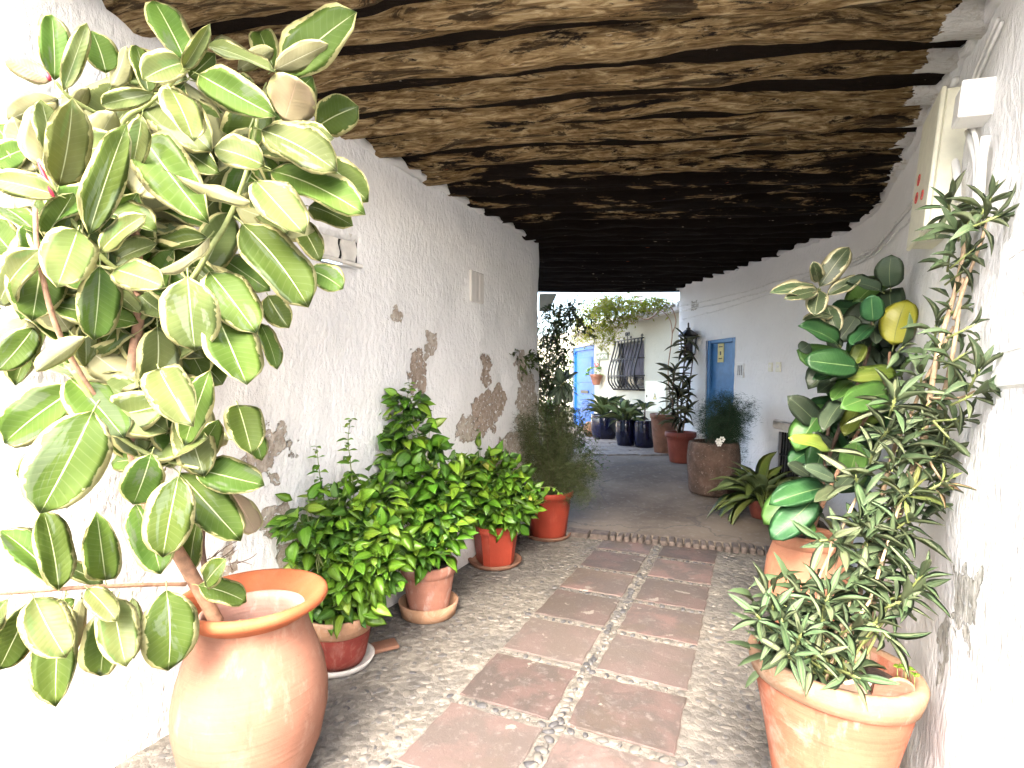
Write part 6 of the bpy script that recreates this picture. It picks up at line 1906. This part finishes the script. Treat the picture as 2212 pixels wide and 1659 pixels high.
# ------------------------------------------------------------------ creepers at the courtyard mouth (leaves too small to tell apart)
leaf_q = leaf_mb('small', 3, 1, 2, .3, .05, 0, 0)
def creeper(name, label, blobs, stems, n, L, mat, seed, smat, sr=.006, hang=.6):
    r_ = random.Random(seed)
    c0 = P(*stems[0][0])
    t = thing(name, label, 'creeper', tuple(c0))
    for s_ in stems:
        branch(t, 'stem', [P(*q) for q in s_], sr * r_.uniform(.7, 1.3), sr * .4, M[smat], 5, .1)
    mb = MB(); wts = [b[2] * b[3] for b in blobs]
    sprigs = []
    for k in range(n // 9):       # leaves hang in sprigs of nine
        (u, v, ru, rvv, d) = r_.choices(blobs, wts)[0]
        while True:
            a, b_ = r_.uniform(-1, 1), r_.uniform(-1, 1)
            if a * a + b_ * b_ <= 1: break
        p = P(u + a * ru, v + b_ * rvv, d + r_.uniform(-.35, .35))
        dr = (Vector((r_.uniform(-1, 1), r_.uniform(-1, 1), -hang)) + rv(r_, .4)).normalized()
        ln = r_.uniform(.12, .28)
        for q in range(9):
            pp = p + dr * ln * q / 9 + rv(r_, .012)
            d2 = (dr + rv(r_, .95)).normalized(); ll = L * r_.uniform(.6, 1.2)
            bake_leaf(mb, leaf_q, orient(pp, pp + d2 * ll, Vector((0, -.5, 1)) + rv(r_, .6), ll * .42))
        mb.tube([p, p + dr * ln], .002, 3, 2, False)
    tag(mb.build('foliage', [M[mat], M[mat], M[smat]], t), kind='stuff')
    return t
creeper('dark_creeper', 'dark small-leaved creeper hanging down at the wall corner against the sky',
        [(1210, 680, 38, 34, 6.5), (1190, 735, 36, 50, 6.2), (1200, 785, 26, 42, 6.3), (1168, 800, 18, 34, 5.7), (1245, 665, 18, 34, 6.8), (1180, 850, 28, 60, 5.9), (1195, 900, 26, 40, 5.8), (1140, 765, 26, 14, 5.15), (1262, 690, 10, 30, 6.9)],
        [[(1172, 1100, 5.75), (1170, 950, 5.75), (1168, 820, 5.75), (1180, 720, 5.9), (1210, 660, 6.3)], [(1180, 1100, 5.8), (1178, 920, 5.8), (1185, 800, 5.9), (1200, 700, 6.1), (1240, 645, 6.6)], [(1176, 1090, 5.78), (1186, 900, 5.9), (1200, 800, 6.1), (1215, 760, 6.3)]], 3500, .064, 'creeper', 91, 'stem_dark')
creeper('climbing_vine', 'yellow-green sunlit vine trailing over the tiled eave of the cream house',
        [(1325, 678, 48, 32, 10.2), (1285, 700, 42, 26, 11.5), (1390, 655, 42, 18, 9.4), (1262, 732, 34, 12, 12.4), (1320, 722, 16, 16, 10.8), (1425, 655, 26, 14, 9.0), (1350, 650, 60, 16, 10.0), (1300, 745, 9, 12, 11.2), (1290, 660, 36, 26, 10.6), (1340, 668, 60, 22, 9.8), (1262, 690, 26, 30, 11.8)],
        [[(1450, 880, 8.75), (1443, 800, 8.75), (1452, 720, 8.8), (1440, 680, 9.0), (1400, 665, 9.4), (1350, 690, 10.0), (1300, 700, 11.2), (1250, 735, 12.6)], [(1452, 720, 8.8), (1460, 690, 8.8), (1440, 655, 8.9), (1380, 640, 9.4), (1300, 645, 10.0), (1230, 640, 10.6)],
         [(1440, 655, 8.9), (1400, 690, 9.2), (1360, 680, 9.8), (1330, 720, 10.3)], [(1380, 640, 9.4), (1400, 675, 9.2), (1440, 672, 8.9)], [(1300, 645, 10.0), (1330, 660, 10.0), (1370, 700, 9.8)]], 8200, .058, 'vine_yel', 92, 'stem_brown', .010, .25)
creeper('garden_foliage', 'mixed green foliage along the garden wall past the bright blue door',
        [(1215, 850, 22, 40, 8.6), (1190, 880, 24, 40, 8.2), (1210, 915, 24, 20, 8.4), (1215, 800, 22, 40, 12.5)],
        [[(1200, 960, 8.4), (1205, 880, 8.4), (1212, 820, 8.6)]], 800, .075, 'jas_top', 93, 'stem_green')
creeper('spilling_plant', 'dark spilling plant on the lane just beyond the wall corner',
        [(1255, 935, 22, 24, 6.8), (1235, 905, 20, 30, 6.6), (1230, 960, 18, 20, 6.6), (1275, 985, 10, 22, 6.5)],
        [[(1222, 1010, 6.5), (1235, 950, 6.5), (1252, 920, 6.7)], [(1222, 1010, 6.5), (1250, 960, 6.6), (1275, 1000, 6.5)]], 520, .055, 'creeper', 94, 'stem_dark')
